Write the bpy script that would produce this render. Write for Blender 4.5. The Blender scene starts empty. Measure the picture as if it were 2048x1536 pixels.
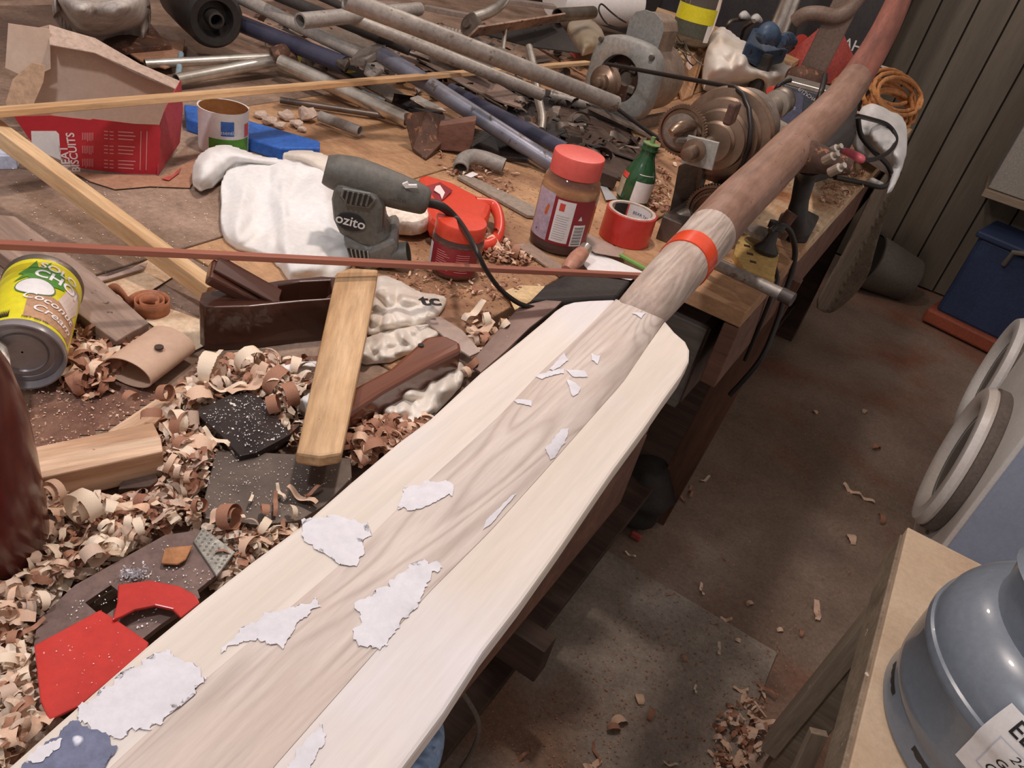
import bpy, bmesh, math, random
from mathutils import Vector, Matrix, noise
random.seed(7)
R_ = random.Random(11)
SC = bpy.context.scene
COL = SC.collection
# ------------------------------------------------------------------ camera
ZB = 0.90            # bench top above the floor
HC = 0.52            # eye above the bench top
F = 1538.0
CX = Vector((0.82839484, 0.44629086, -0.33850622))
CY = Vector((0.52042605, -0.38971058, 0.75979101))
CZ = Vector((0.20716833, -0.80557441, -0.55509563))
EYE = Vector((0, 0, ZB + HC))
cam = bpy.data.cameras.new('camera'); cam_o = bpy.data.objects.new('camera', cam); COL.objects.link(cam_o)
cam.sensor_width = 36; cam.lens = 36 * F / 2048; cam.clip_start = .02; cam.clip_end = 60
def w_of(c): return Vector((CX.dot(c), CY.dot(c), CZ.dot(c)))
_r, _u, _b = w_of(Vector((1, 0, 0))), w_of(Vector((0, -1, 0))), w_of(Vector((0, 0, -1)))
cam_o.matrix_world = Matrix(((_r.x, _u.x, _b.x, 0), (_r.y, _u.y, _b.y, 0), (_r.z, _u.z, _b.z, EYE.z), (0, 0, 0, 1)))
SC.camera = cam_o
# ------------------------------------------------------------------ light and exposure
SC.view_settings.view_transform = 'Standard'; SC.view_settings.look = 'None'
SC.view_settings.gamma = 1; SC.view_settings.use_curve_mapping = False
SC.view_settings.exposure = 0.14
wd = bpy.data.worlds.new('world'); SC.world = wd; wd.use_nodes = True
wd.node_tree.nodes['Background'].inputs[0].default_value = (.80, .70, .66, 1)
wd.node_tree.nodes['Background'].inputs[1].default_value = .50
def lamp(name, kind, loc, energy, col, size=.1, aim=None):
    l = bpy.data.lights.new(name, kind); l.energy = energy; l.color = col
    if kind == 'AREA': l.shape = 'DISK'; l.size = size
    else: l.shadow_soft_size = size
    o = bpy.data.objects.new(name, l); COL.objects.link(o); o.location = loc
    if aim is not None: o.rotation_euler = (Vector(aim) - Vector(loc)).to_track_quat('-Z', 'Y').to_euler()
    return o
lamp('ceiling_bulb', 'POINT', (-.62, 1.0, 2.35), 40, (1, .85, .77), .05)
lamp('ceiling_bulb', 'POINT', (-.60, -.05, 2.25), 30, (.92, .93, 1), .06)
lamp('ceiling_bulb', 'POINT', (-1.0, 2.5, 2.35), 22, (1, .84, .74), .06)
# ------------------------------------------------------------------ geometry helpers
def P(px, py, h=0.0):
    """point at height h above the bench top seen at a place of the photograph"""
    r = w_of(Vector((px - 1024, py - 768, F)))
    t = (h - HC) / r.z
    return EYE + r * t
def depth(p):
    d = p - EYE
    return CX.z * d.x + CY.z * d.y + CZ.z * d.z
def S(px, py, h, n): return n * depth(P(px, py, h)) / F
def SP(p, n): return n * depth(p) / F
def PV(px, py, B):
    """point on the upright plane through B that faces the eye"""
    n = Vector((B.x, B.y, 0)).normalized()
    r = w_of(Vector((px - 1024, py - 768, F)))
    t = (B - EYE).dot(n) / r.dot(n)
    return EYE + r * t
def face_frame(B, O=None):
    w = Vector((-B.x, -B.y, 0)).normalized(); u = Vector((0, 0, 1)).cross(w)
    O = O or B
    return Matrix(((u.x, 0, w.x, O.x), (u.y, 0, w.y, O.y), (u.z, 1, w.z, O.z), (0, 0, 0, 1)))
def top_h(bx, by, ty):
    b = P(bx, by, 0); best = None
    for k in range(400):
        z = k * .002
        d = b + Vector((0, 0, z)) - EYE
        yy = (CX.y * d.x + CY.y * d.y + CZ.y * d.z) / depth(b + Vector((0, 0, z))) * F + 768
        if best is None or abs(yy - ty) < best[0]: best = (abs(yy - ty), z)
    return best[1]
class G:
    def __init__(s): s.v = []; s.f = []
    def add(s, vs, fs):
        n = len(s.v); s.v += [Vector(v) for v in vs]; s.f += [tuple(i + n for i in f) for f in fs]; return s
    def box(s, c, d, M=None):
        x, y, z = d[0] / 2, d[1] / 2, d[2] / 2; c = Vector(c)
        vs = [c + Vector((i * x, j * y, k * z)) for k in (-1, 1) for i, j in ((-1, -1), (1, -1), (1, 1), (-1, 1))]
        if M: vs = [M @ v for v in vs]
        return s.add(vs, [(3, 2, 1, 0), (4, 5, 6, 7), (0, 1, 5, 4), (1, 2, 6, 5), (2, 3, 7, 6), (3, 0, 4, 7)])
    def prism(s, top, bot):
        n = len(top)
        return s.add(list(top) + list(bot), [tuple(range(n)), tuple(range(2 * n - 1, n - 1, -1))] + [(i, i + n, (i + 1) % n + n, (i + 1) % n) for i in range(n)])
    def rings(s, rings, close=False, cap=True):
        n = len(rings[0]); k = len(rings); vs = [v for r in rings for v in r]; fs = []
        for a in range(k if close else k - 1):
            b = (a + 1) % k
            for i in range(n): fs.append((a * n + i, a * n + (i + 1) % n, b * n + (i + 1) % n, b * n + i))
        if cap and not close: fs += [tuple(range(n - 1, -1, -1)), tuple(range((k - 1) * n, k * n))]
        return s.add(vs, fs)
    def tube(s, pts, r, seg=12, cap=True, close=False, sq=1.0, inner=0):
        pts = [Vector(p) for p in pts]; n = len(pts)
        rr = r if isinstance(r, (list, tuple)) else [r] * n
        rings = []; up = None
        for i, p in enumerate(pts):
            if close: t = pts[(i + 1) % n] - pts[i - 1]
            else: t = pts[min(i + 1, n - 1)] - pts[max(i - 1, 0)]
            t.normalize()
            if up is None: up = Vector((0, 0, 1)) if abs(t.z) < .9 else Vector((1, 0, 0))
            x = t.cross(up).normalized(); up = x.cross(t).normalized()
            rings.append([p + (x * math.cos(a) + up * (math.sin(a) * sq)) * rr[i] for a in [2 * math.pi * k / seg for k in range(seg)]])
        if inner:
            d0 = rings[0]; inn0 = [pts[0] + (v - pts[0]) * inner for v in rings[0]]; inn1 = [pts[-1] + (v - pts[-1]) * inner for v in rings[-1]]
            full = [inn0] + rings + [inn1]
            ins = [[pts[k] + (v - pts[k]) * inner for v in rings[k]] for k in range(n - 1, -1, -1)]
            return s.rings(rings + ins, close=True, cap=False)
        return s.rings(rings, close=close, cap=cap)
    def lathe(s, prof, seg=32, cap=True):
        return s.rings([[Vector((r * math.cos(2 * math.pi * k / seg), r * math.sin(2 * math.pi * k / seg), z)) for k in range(seg)] for r, z in prof], cap=cap)
def axis_frame(base, axis, face=None):
    """local z along axis, local x towards the eye"""
    z = Vector(axis).normalized(); f = face or (EYE - Vector(base))
    x = (f - z * f.dot(z)).normalized(); y = z.cross(x)
    b = base
    return Matrix(((x.x, y.x, z.x, b[0]), (x.y, y.y, z.y, b[1]), (x.z, y.z, z.z, b[2]), (0, 0, 0, 1)))
def long_frame(a, b):
    """local x from a to b, local z as upright as can be"""
    a, b = Vector(a), Vector(b); x = (b - a).normalized(); y = Vector((0, 0, 1)).cross(x)
    if y.length < .01: y = Vector((0, 1, 0))
    y.normalize(); z = x.cross(y)
    return Matrix(((x.x, y.x, z.x, a.x), (x.y, y.y, z.y, a.y), (x.z, y.z, z.z, a.z), (0, 0, 0, 1)))
def tag(o, label=None, cat=None, group=None, kind=None):
    if label: o['label'] = label
    if cat: o['category'] = cat
    if group: o['group'] = group
    if kind: o['kind'] = kind
    return o
def thing(name, label, cat, loc, group=None):
    o = bpy.data.objects.new(name, None); COL.objects.link(o); o.location = loc; o.empty_display_size = .02
    return tag(o, label, cat, group)
def ob(name, g, mat, parent=None, M=None, bev=0, smooth=False, local=False, solid=0, sub=0):
    """link geometry as one object; world coordinates unless local"""
    if M is None:
        if parent is not None and not local: M = Matrix.Translation(parent.matrix_basis.to_translation() + (parent.parent.location if parent.parent else Vector()))
        else:
            lo = Vector((min(v.x for v in g.v), min(v.y for v in g.v), min(v.z for v in g.v))); hi = Vector((max(v.x for v in g.v), max(v.y for v in g.v), 0))
            M = Matrix.Translation(((lo.x + hi.x) / 2, (lo.y + hi.y) / 2, lo.z))
    vs = g.v if local else [M.inverted() @ v for v in g.v]
    me = bpy.data.meshes.new(name); me.from_pydata([tuple(v) for v in vs], [], g.f); me.materials.append(mat)
    bm = bmesh.new(); bm.from_mesh(me)
    bmesh.ops.remove_doubles(bm, verts=bm.verts, dist=1e-6)
    if not solid: bmesh.ops.recalc_face_normals(bm, faces=bm.faces)
    bm.to_mesh(me); bm.free()
    if smooth:
        for p in me.polygons: p.use_smooth = True
        try: me.set_sharp_from_angle(angle=math.radians(42 if smooth is True else smooth))
        except Exception: pass
    o = bpy.data.objects.new(name, me); COL.objects.link(o)
    if parent is not None:
        o.parent = parent; PM = WM(parent); o.matrix_basis = PM.inverted() @ M
    else: o.matrix_basis = M
    if solid:
        m = o.modifiers.new('thick', 'SOLIDIFY'); m.thickness = abs(solid); m.offset = 0
    if bev:
        m = o.modifiers.new('edge', 'BEVEL'); m.width = bev; m.segments = 2; m.limit_method = 'ANGLE'; m.angle_limit = .6
        m.harden_normals = False
    if sub:
        m = o.modifiers.new('soft', 'SUBSURF'); m.levels = m.render_levels = sub
    return o
def WM(o): return (WM(o.parent) @ o.matrix_basis) if o.parent else o.matrix_basis
def pts(poly, h): return [P(p[0], p[1], p[2] if len(p) > 2 else h) for p in poly]
def slab(name, poly, h, t, mat, parent=None, bev=.0008, ang=None, smooth=False):
    """flat piece: its top outline traced at height h above the bench, thickness t"""
    top = pts(poly, h); bot = [v - Vector((0, 0, t)) for v in top]
    g = G().prism(top, bot); M = None
    if ang is not None:
        a, b = P(*ang[0], h), P(*ang[1], h); M = long_frame(Vector((a.x, a.y, bot[0].z)), Vector((b.x, b.y, bot[0].z)))
    return ob(name, g, mat, parent, M, bev, smooth)
def bar(name, a, b, wpx, t, mat, parent=None, bev=.001, w=None, roll=0, n=1, bow=0):
    """straight timber or strip; a, b = (px, py, h) of the middle of its top"""
    A, B = P(*a), P(*b); L = (B - A).length
    if w is None: w = (SP(A, wpx[0]) + SP(B, wpx[1])) / 2 if isinstance(wpx, tuple) else (SP(A, wpx) + SP(B, wpx)) / 2
    g = G(); rings = []
    for k in range(n + 1):
        u = k / n; z = -bow * math.sin(math.pi * u)
        c, s_ = math.cos(roll), math.sin(roll)
        rings.append([Vector((L * u, y * c - zz * s_, y * s_ + zz * c + z)) for y, zz in ((-w / 2, -t), (w / 2, -t), (w / 2, 0), (-w / 2, 0))])
    g.rings(rings)
    return ob(name, g, mat, parent, long_frame(A, B), bev, local=True)
def pipe(name, a, b, rpx, mat, parent=None, inner=.86, seg=20, extra=None):
    A, B = P(*a), P(*b); r = SP(B, rpx) if not isinstance(rpx, float) else rpx
    L = (B - A).length
    g = G().tube([(0, 0, 0), (L, 0, 0)], r, seg, inner=inner)
    return ob(name, g, mat, parent, long_frame(A, B), smooth=True, local=True)
def bent(name, p, r, mat, parent=None, seg=14, inner=0, n=6, close=False, sq=1.0, cap=True):
    """smooth tube through points"""
    q = [Vector(v) for v in p]; rr = r if isinstance(r, (list, tuple)) else [r] * len(q)
    out = []; ro = []; m = len(q)
    rng = range(m) if close else range(m - 1)
    for i in rng:
        p0 = q[(i - 1) % m] if close or i > 0 else q[0]; p1 = q[i]; p2 = q[(i + 1) % m]; p3 = q[(i + 2) % m] if close or i + 2 < m else q[m - 1]
        for k in range(n):
            t = k / n
            out.append(.5 * ((2 * p1) + (p2 - p0) * t + (2 * p0 - 5 * p1 + 4 * p2 - p3) * t * t + (3 * p1 - p0 - 3 * p2 + p3) * t ** 3)); ro.append(rr[i] + (rr[(i + 1) % m] - rr[i]) * t)
    if not close: out.append(q[-1]); ro.append(rr[-1])
    return ob(name, G().tube(out, ro, seg, cap=cap, close=close, sq=sq, inner=inner), mat, parent, None if close else long_frame(out[0], out[-1]), smooth=70)
def turned(name, prof, mat, base, axis=(0, 0, 1), parent=None, seg=36, smooth=True, bev=0, cap=True, face=None):
    return ob(name, G().lathe(prof, seg, cap), mat, parent, axis_frame(base, axis, face), bev, smooth, local=True)
def inside(x, y, poly):
    c = False; n = len(poly)
    for i in range(n):
        x1, y1 = poly[i][:2]; x2, y2 = poly[i - 1][:2]
        if (y1 > y) != (y2 > y) and x < (x2 - x1) * (y - y1) / (y2 - y1) + x1: c = not c
    return c
def edge_d(x, y, poly):
    best = 1e9; n = len(poly)
    for i in range(n):
        x1, y1 = poly[i][:2]; x2, y2 = poly[i - 1][:2]; dx, dy = x2 - x1, y2 - y1
        t = max(0, min(1, ((x - x1) * dx + (y - y1) * dy) / (dx * dx + dy * dy + 1e-9)))
        best = min(best, math.hypot(x - x1 - t * dx, y - y1 - t * dy))
    return best
def chaikin(poly, it=2):
    for _ in range(it):
        out = []
        for i in range(len(poly)):
            a, b = poly[i], poly[(i + 1) % len(poly)]
            out += [(a[0] * .75 + b[0] * .25, a[1] * .75 + b[1] * .25), (a[0] * .25 + b[0] * .75, a[1] * .25 + b[1] * .75)]
        poly = out
    return poly
def polygrid(poly, step):
    bmx = bmesh.new(); f = bmx.faces.new([bmx.verts.new((p[0], p[1], 0)) for p in poly]); f.normal_update()
    if f.normal.z > 0: f.normal_flip()
    bmesh.ops.triangulate(bmx, faces=[f])
    bmesh.ops.dissolve_limit(bmx, angle_limit=.01, verts=[], edges=bmx.edges[:])
    xs = [p[0] for p in poly]; ys = [p[1] for p in poly]
    for lo, hi, n_ in ((min(xs), max(xs), (1, 0, 0)), (min(ys), max(ys), (0, 1, 0))):
        t = lo + step * .5
        while t < hi: bmesh.ops.bisect_plane(bmx, geom=bmx.verts[:] + bmx.edges[:] + bmx.faces[:], plane_co=(t * n_[0], t * n_[1], 0), plane_no=n_); t += step
    bmx.verts.index_update(); v2 = [(v.co.x, v.co.y) for v in bmx.verts]; fs = [tuple(v.index for v in q.verts) for q in bmx.faces]; bmx.free()
    return v2, fs
def cloth(name, poly, h0, puff, mat, parent=None, step=9, fall=45, freq=.016, fold=.5, seed=0, edge=.012, ridge=(1, .3), sub=1, drop=True, lift=0, crisp=.45):
    """crumpled cloth lying in soft folds; outline traced where it lies"""
    xs = [p[0] for p in poly]; ys = [p[1] for p in poly]
    x0, y0 = min(xs), min(ys); y1_ = max(ys); nx = int((max(xs) - x0) / step) + 2; ny = int((max(ys) - y0) / step) + 2
    g = G()
    def hh(x, y):
        d = min(1, edge_d(x, y, poly) / fall); base = math.sin(d * math.pi / 2)
        a = noise.noise(Vector((x * freq * ridge[0] + y * freq * ridge[1], y * freq * ridge[0] - x * freq * ridge[1] * .3, seed)))
        b = 1 - abs(noise.noise(Vector((x * freq * 1.4 + 5, y * freq * .55, seed + 3)))) * 3.2
        c = 1 - abs(noise.noise(Vector((x * freq * 2.6 + y * freq, y * freq * 2.2, seed + 8)))) * 3
        dd = noise.voronoi(Vector((x * freq * 1.9 + a, y * freq * 1.9, seed)))[0]
        e = min(1, (dd[1] - dd[0]) * 2.2)
        return h0 + edge + lift * (y1_ - y) / (y1_ - y0) + puff * base * (1 - fold + fold * (.45 * a + .30 * b + .12 * c + crisp * e))
    v2, g.f = polygrid(chaikin(poly), step)
    g.v = [P(x, y, hh(x, y)) for x, y in v2]
    if drop:   # hem falling to what it lies on
        ec = {}
        for f in g.f:
            for k in range(len(f)):
                e = (f[k], f[(k + 1) % len(f)]); ec[tuple(sorted(e))] = ec.get(tuple(sorted(e)), 0) + 1
        low = {}
        for f in list(g.f):
            for k in range(len(f)):
                a, b = f[k], f[(k + 1) % len(f)]
                if ec[tuple(sorted((a, b)))] == 1:
                    for q in (a, b):
                        if q not in low:
                            v = g.v[q].copy(); v.z = min(v.z, ZB + h0 + .001) if not lift else max(ZB + h0 + .001, v.z - .03); low[q] = len(g.v); g.v.append(v)
                    g.f.append((b, a, low[a], low[b]))
    o = ob(name, g, mat, parent, smooth=180, solid=.0012)
    if sub:
        m = o.modifiers.new('soft', 'SUBSURF'); m.levels = m.render_levels = sub
        o.modifiers.move(1, 0)
    return o
_tc = {}
def text(s, size, mat, M, parent, name='lettering', wrap=None, align='CENTER', bold=0.0, shear=0, th=.0002):
    """flat letters; wrap maps (x, y) on to a curved face"""
    c = bpy.data.curves.new('t', 'FONT'); c.body = s; c.size = size; c.align_x = align; c.align_y = 'CENTER'; c.extrude = 0; c.offset = bold * size; c.shear = shear; c.resolution_u = 3
    t = bpy.data.objects.new('t', c); COL.objects.link(t)
    me = bpy.data.meshes.new_from_object(t.evaluated_get(bpy.context.evaluated_depsgraph_get()))
    bpy.data.objects.remove(t)
    if wrap:
        bm = bmesh.new(); bm.from_mesh(me)
        bmesh.ops.subdivide_edges(bm, edges=[e for e in bm.edges if e.calc_length() > size * .35], cuts=2)
        bm.to_mesh(me); bm.free()
        for v in me.vertices: v.co = wrap(v.co.x, v.co.y)
    me.materials.clear(); me.materials.append(mat)
    o = bpy.data.objects.new(name, me); COL.objects.link(o); o.parent = parent; o.matrix_basis = WM(parent).inverted() @ M
    return o
def round_wrap(R, th0, z0, rot=0):
    c, s = math.cos(rot), math.sin(rot)
    def f(x, y):
        X, Y = x * c - y * s, x * s + y * c
        return Vector((R * math.cos(th0 + X / R), R * math.sin(th0 + X / R), z0 + Y))
    return f
def patch(name, R, t0, t1, z0, z1, mat, M, parent, n=14, R1=None):
    g = G(); R1 = R1 or R
    for k in range(n + 1):
        a = t0 + (t1 - t0) * k / n; g.v += [Vector((R * math.cos(a), R * math.sin(a), z0)), Vector((R1 * math.cos(a), R1 * math.sin(a), z1))]
    g.f = [(2 * k, 2 * k + 2, 2 * k + 3, 2 * k + 1) for k in range(n)]
    return ob(name, g, mat, parent, M, smooth=True, local=True)
# ------------------------------------------------------------------ materials
def lin(c):
    if isinstance(c, str): c = tuple(int(c[i:i + 2], 16) / 255 for i in (0, 2, 4))
    return tuple((x / 12.92 if x <= .04045 else ((x + .055) / 1.055) ** 2.4) for x in c) + (1,)
def mat(name, c1, c2=None, scale=8, stretch=(1, 1, 1), rough=.6, metal=0, bump=.15, speck=None, det=6, dist=.3, ramp=(.35, .65), fine=0, trans=0, ior=1.45, rings=0, coat=0, c3=None, s3=2.0, grit=None):
    grit = (.32 if rough >= .45 and trans == 0 else .12) if grit is None else grit
    m = bpy.data.materials.new(name); m.use_nodes = True; nt = m.node_tree; N = nt.nodes; L = nt.links
    b = N['Principled BSDF']; b.inputs['Roughness'].default_value = rough; b.inputs['Metallic'].default_value = metal
    b.inputs['Transmission Weight'].default_value = trans; b.inputs['IOR'].default_value = ior; b.inputs['Coat Weight'].default_value = coat
    b.inputs['Base Color'].default_value = lin(c1)
    if c2 is None and not speck: return m
    tc = N.new('ShaderNodeTexCoord'); mp = N.new('ShaderNodeMapping'); mp.inputs['Scale'].default_value = stretch
    oi = N.new('ShaderNodeObjectInfo'); ad = N.new('ShaderNodeVectorMath'); ad.operation = 'ADD'
    ml = N.new('ShaderNodeMath'); ml.operation = 'MULTIPLY'; ml.inputs[1].default_value = 7
    L.new(oi.outputs['Random'], ml.inputs[0]); L.new(tc.outputs['Object'], ad.inputs[0]); L.new(ml.outputs[0], ad.inputs[1]); L.new(ad.outputs[0], mp.inputs[0])
    nz = N.new('ShaderNodeTexNoise'); nz.inputs['Scale'].default_value = scale; nz.inputs['Detail'].default_value = det; nz.inputs['Distortion'].default_value = dist; nz.inputs['Roughness'].default_value = .6
    L.new(mp.outputs[0], nz.inputs[0]); fac = nz.outputs['Fac']
    if rings:
        nz.inputs['Detail'].default_value = 2; nz.inputs['Roughness'].default_value = .4
        mu = N.new('ShaderNodeMath'); mu.operation = 'MULTIPLY'; mu.inputs[1].default_value = rings; L.new(fac, mu.inputs[0])
        si = N.new('ShaderNodeMath'); si.operation = 'PINGPONG'; si.inputs[1].default_value = .5; L.new(mu.outputs[0], si.inputs[0])
        n2 = N.new('ShaderNodeTexNoise'); n2.inputs['Scale'].default_value = scale * 12; n2.inputs['Detail'].default_value = 3; L.new(mp.outputs[0], n2.inputs[0])
        a2 = N.new('ShaderNodeMath'); a2.operation = 'MULTIPLY_ADD'; a2.inputs[1].default_value = .45; L.new(n2.outputs['Fac'], a2.inputs[0])
        m2 = N.new('ShaderNodeMath'); m2.operation = 'MULTIPLY'; m2.inputs[1].default_value = 1.1; L.new(si.outputs[0], m2.inputs[0]); L.new(m2.outputs[0], a2.inputs[2]); fac = a2.outputs[0]
    cr = N.new('ShaderNodeValToRGB'); cr.color_ramp.elements[0].position = ramp[0]; cr.color_ramp.elements[1].position = ramp[1]
    cr.color_ramp.elements[0].color = lin(c1); cr.color_ramp.elements[1].color = lin(c2 or c1)
    L.new(fac, cr.inputs[0]); out = cr.outputs[0]
    if c3:
        n3 = N.new('ShaderNodeTexNoise'); n3.inputs['Scale'].default_value = s3; n3.inputs['Detail'].default_value = 5; L.new(ad.outputs[0], n3.inputs[0])
        r3 = N.new('ShaderNodeValToRGB'); r3.color_ramp.elements[0].position = .48; r3.color_ramp.elements[1].position = .68; L.new(n3.outputs['Fac'], r3.inputs[0])
        mx = N.new('ShaderNodeMixRGB'); L.new(r3.outputs[0], mx.inputs[0]); L.new(out, mx.inputs[1]); mx.inputs[2].default_value = lin(c3); out = mx.outputs[0]
    if speck:
        sc, ssc, amt = speck
        vo = N.new('ShaderNodeTexNoise'); vo.inputs['Scale'].default_value = ssc; vo.inputs['Detail'].default_value = 3; vo.inputs['Roughness'].default_value = .7; L.new(ad.outputs[0], vo.inputs[0])
        rs = N.new('ShaderNodeValToRGB'); rs.color_ramp.elements[0].position = amt; rs.color_ramp.elements[1].position = amt + .03; L.new(vo.outputs['Fac'], rs.inputs[0])
        mx = N.new('ShaderNodeMixRGB'); L.new(rs.outputs[0], mx.inputs[0]); L.new(out, mx.inputs[1]); mx.inputs[2].default_value = lin(sc); out = mx.outputs[0]
        if metal:
            iv = N.new('ShaderNodeMath'); iv.operation = 'MULTIPLY_ADD'; iv.inputs[1].default_value = -metal; iv.inputs[2].default_value = metal; L.new(rs.outputs[0], iv.inputs[0]); L.new(iv.outputs[0], b.inputs['Metallic'])
    if grit:
        n4 = N.new('ShaderNodeTexNoise'); n4.inputs['Scale'].default_value = 110; n4.inputs['Detail'].default_value = 9; n4.inputs['Roughness'].default_value = .75; L.new(mp.outputs[0] if stretch != (1, 1, 1) else ad.outputs[0], n4.inputs[0])
        r4 = N.new('ShaderNodeValToRGB'); r4.color_ramp.elements[0].position = .32; r4.color_ramp.elements[1].position = .66
        r4.color_ramp.elements[0].color = (1 - grit, 1 - grit, 1 - grit, 1); r4.color_ramp.elements[1].color = (1 + grit * .5,) * 3 + (1,); L.new(n4.outputs['Fac'], r4.inputs[0])
        mx = N.new('ShaderNodeMixRGB'); mx.blend_type = 'MULTIPLY'; mx.inputs[0].default_value = 1; L.new(out, mx.inputs[1]); L.new(r4.outputs[0], mx.inputs[2]); out = mx.outputs[0]
    L.new(out, b.inputs['Base Color'])
    if bump:
        bp = N.new('ShaderNodeBump'); bp.inputs['Strength'].default_value = bump; bp.inputs['Distance'].default_value = .002; L.new(fac, bp.inputs['Height']); L.new(bp.outputs[0], b.inputs['Normal'])
    return m
def wood(name, c1, c2, scale=30, rough=.65, bump=.2, ramp=(.35, .65), **k): return mat(name, c1, c2, scale, (.1, 1, 1), rough, 0, bump, ramp=ramp, **k)
BENCH_L = mat('grimy_bench_left', '79614f', 'aa8f7c', 7, rough=.75, bump=.3, speck=('c9b09a', 160, .70), c3='634f45', s3=3)
BENCH_R = mat('bench_board', 'a67e5c', 'c79c74', 9, (.4, 1, 1), rough=.7, bump=.25, speck=('5f4230', 120, .68), c3='8a6248', s3=6)
PLY = mat('pale_ply', 'dcc3a2', 'c29b74', 12, (1, .3, 1), rough=.7, speck=('8a5a38', 60, .62), c3='a8714a', s3=7)
FASC = wood('bench_fascia', '5e4033', '7a5646', 20)
DARKW = wood('dark_timber', '3e2d25', '594338', 20)
FLOORM = mat('dusty_concrete', '7c6858', '968070', 3, rough=.85, bump=.3, speck=('b8a28c', 190, .70), c3='84543f', s3=2.6)
MATM = mat('grey_mat_board', '8c7f73', 'a09284', 14, rough=.8, bump=.3, speck=('c0b4a6', 260, .64), c3='86644f', s3=3)
WALLM = mat('dark_wall_board', '665c4f', '7a6f60', 8, (1, 1, .1), rough=.6, bump=.12, grit=.16)
PINE = wood('pine', 'bf9468', 'dcba90', 30, ramp=(.36, .62)); PINE_P = wood('pale_pine', 'bb9272', 'dfc0a2', 34, ramp=(.38, .62), speck=('b08864', 90, .7))
TANW = wood('tan_offcut', 'a88158', 'd4b088', 26, ramp=(.38, .62), speck=('9a744c', 120, .71), c3='c09a70', s3=9)
REDW = wood('red_brown_strip', '8f5444', 'a86c58', 26, rough=.35, speck=('d8b8a4', 60, .74))
WEATH = wood('weathered_board', '8a7264', 'a88f80', 22, speck=('5e4a40', 70, .67))
WALN = wood('dark_varnished_wood', '3c2219', '5f382a', 18, rough=.3, bump=.1, coat=.5, speck=('c8a890', 110, .76))
MALW = wood('brown_handle_wood', '5f3222', '8a5238', 18, rough=.25, bump=.1, coat=.6, speck=('d8c0b0', 90, .75))
ASH = mat('ash_grain', 'ab998e', 'cfc1b6', 13, (.09, 1, 1), rough=.6, bump=.10, rings=26, dist=.7, ramp=(.02, .55), c3='cbb9ac', s3=9, grit=.16)
ASHD = mat('shaft_wood', '7c5c4c', '9c7864', 14, (.10, 1, 1), rough=.55, bump=.25, c3='a07c6c', s3=9, speck=('6a4436', 60, .66))
BLADE = mat('pale_blade_wood', 'd0c2b2', 'e0d5ca', 9, (.06, 1, 1), rough=.6, bump=.05, c3='dad5d8', s3=4, ramp=(.25, .6), grit=.10)
PUTTY = mat('white_filler', 'dfdce0', 'd6d2d6', 30, rough=.7, bump=.2, grit=.10)
NAVY = mat('navy_paint', '5b607c', '7b7f96', 12, rough=.6, speck=('e0e0ea', 22, .62))
CANV = mat('white_cloth', 'f0efee', 'e4e2e0', 6, rough=.9, bump=.08, c3='dfd8ce', s3=3, grit=.10)
CANV2 = mat('soiled_white_cloth', 'ece4da', 'ddd2c6', 6, rough=.9, bump=.1, c3='cdbda8', s3=3, grit=.10)
GREYC = mat('grey_hanging_cloth', '756859', '8d7e6d', 8, rough=.9)
BAG = mat('white_plastic_bag', 'ede5da', 'dccfc0', 8, rough=.35, bump=.1, grit=.10)
GALV = mat('galvanised_pipe', '8a827b', 'a59d95', 16, rough=.5, metal=.45, bump=.15, speck=('6b5c50', 40, .63))
GPVC = mat('grey_pipe', '8c857e', 'a39b93', 10, rough=.5, bump=.1, speck=('756a60', 50, .66))
BLUP = mat('blue_grey_pipe', '6c6c78', '85858f', 12, rough=.4, metal=.3, speck=('5a5048', 40, .63))
NAVP = mat('navy_pipe', '35364a', '4a4a5c', 12, rough=.35)
CHR = mat('chrome_tube', 'e6dfd5', 'b0a698', 18, rough=.3, metal=.85, bump=.05, ramp=(.4, .75))
STEEL = mat('dull_steel', '8d8379', '6f655c', 20, rough=.42, metal=.7, speck=('6a4a3a', 50, .66))
DSTEEL = mat('dark_steel', '6f6259', '5a4f48', 20, rough=.4, metal=.5, speck=('e8dccf', 130, .70))
SPECK = mat('black_dusty_plate', '2e2624', '453a37', 20, rough=.25, metal=.3, speck=('f2e8e0', 85, .635))
RUSTY = mat('rusty_iron', '6b4c3c', '4a3832', 14, rough=.7, metal=.2, speck=('94664a', 60, .6))
CAST = mat('cast_iron', '7a6e64', '92857a', 10, rough=.55, metal=.35, speck=('a0866c', 60, .66))
BRASSY = mat('oily_steel_pulley', '9a8270', '75604f', 12, rough=.35, metal=.8)
MGREY = mat('grey_enamel', '807f7b', '95938e', 6, rough=.5, c3='a98a70', s3=5)
MDUST = mat('dusty_motor_shell', 'a98f78', '8f8478', 6, rough=.7, c3='7c6a5c', s3=8)
BLACK = mat('black_plastic', '262322', '332f2d', 8, rough=.45); BLACKM = mat('matt_black', '2d2826', '3b3532', 6, rough=.7)
OZ = mat('charcoal_plastic', '5a5751', '67645d', 10, rough=.55, bump=.1, speck=('b8b0a4', 55, .72)); OZD = mat('black_badge', '26262a', rough=.4)
CORD = mat('black_rubber', '231d1b', rough=.4); ORNG = mat('orange_flex', 'd08444', 'b86c34', 10, rough=.5)
REDP = mat('red_plastic', 'dc5548', 'd04c40', 5, rough=.35); REDL = mat('coral_red_lid', 'dd6258', 'd3564c', 5, rough=.4, bump=0)
ORED = mat('orange_red_plastic', 'dc4a32', 'cf4230', 5, rough=.3); CRIM = mat('dark_red_print', '9a2e34', '832830', 12, rough=.4)
REDC = mat('red_printed_card', 'c0303a', 'ae2a34', 4, rough=.4); WPRINT = mat('white_print', 'e9d4d0', rough=.6); PPRINT = mat('pale_red_print', 'd98a8a', rough=.6)
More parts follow.
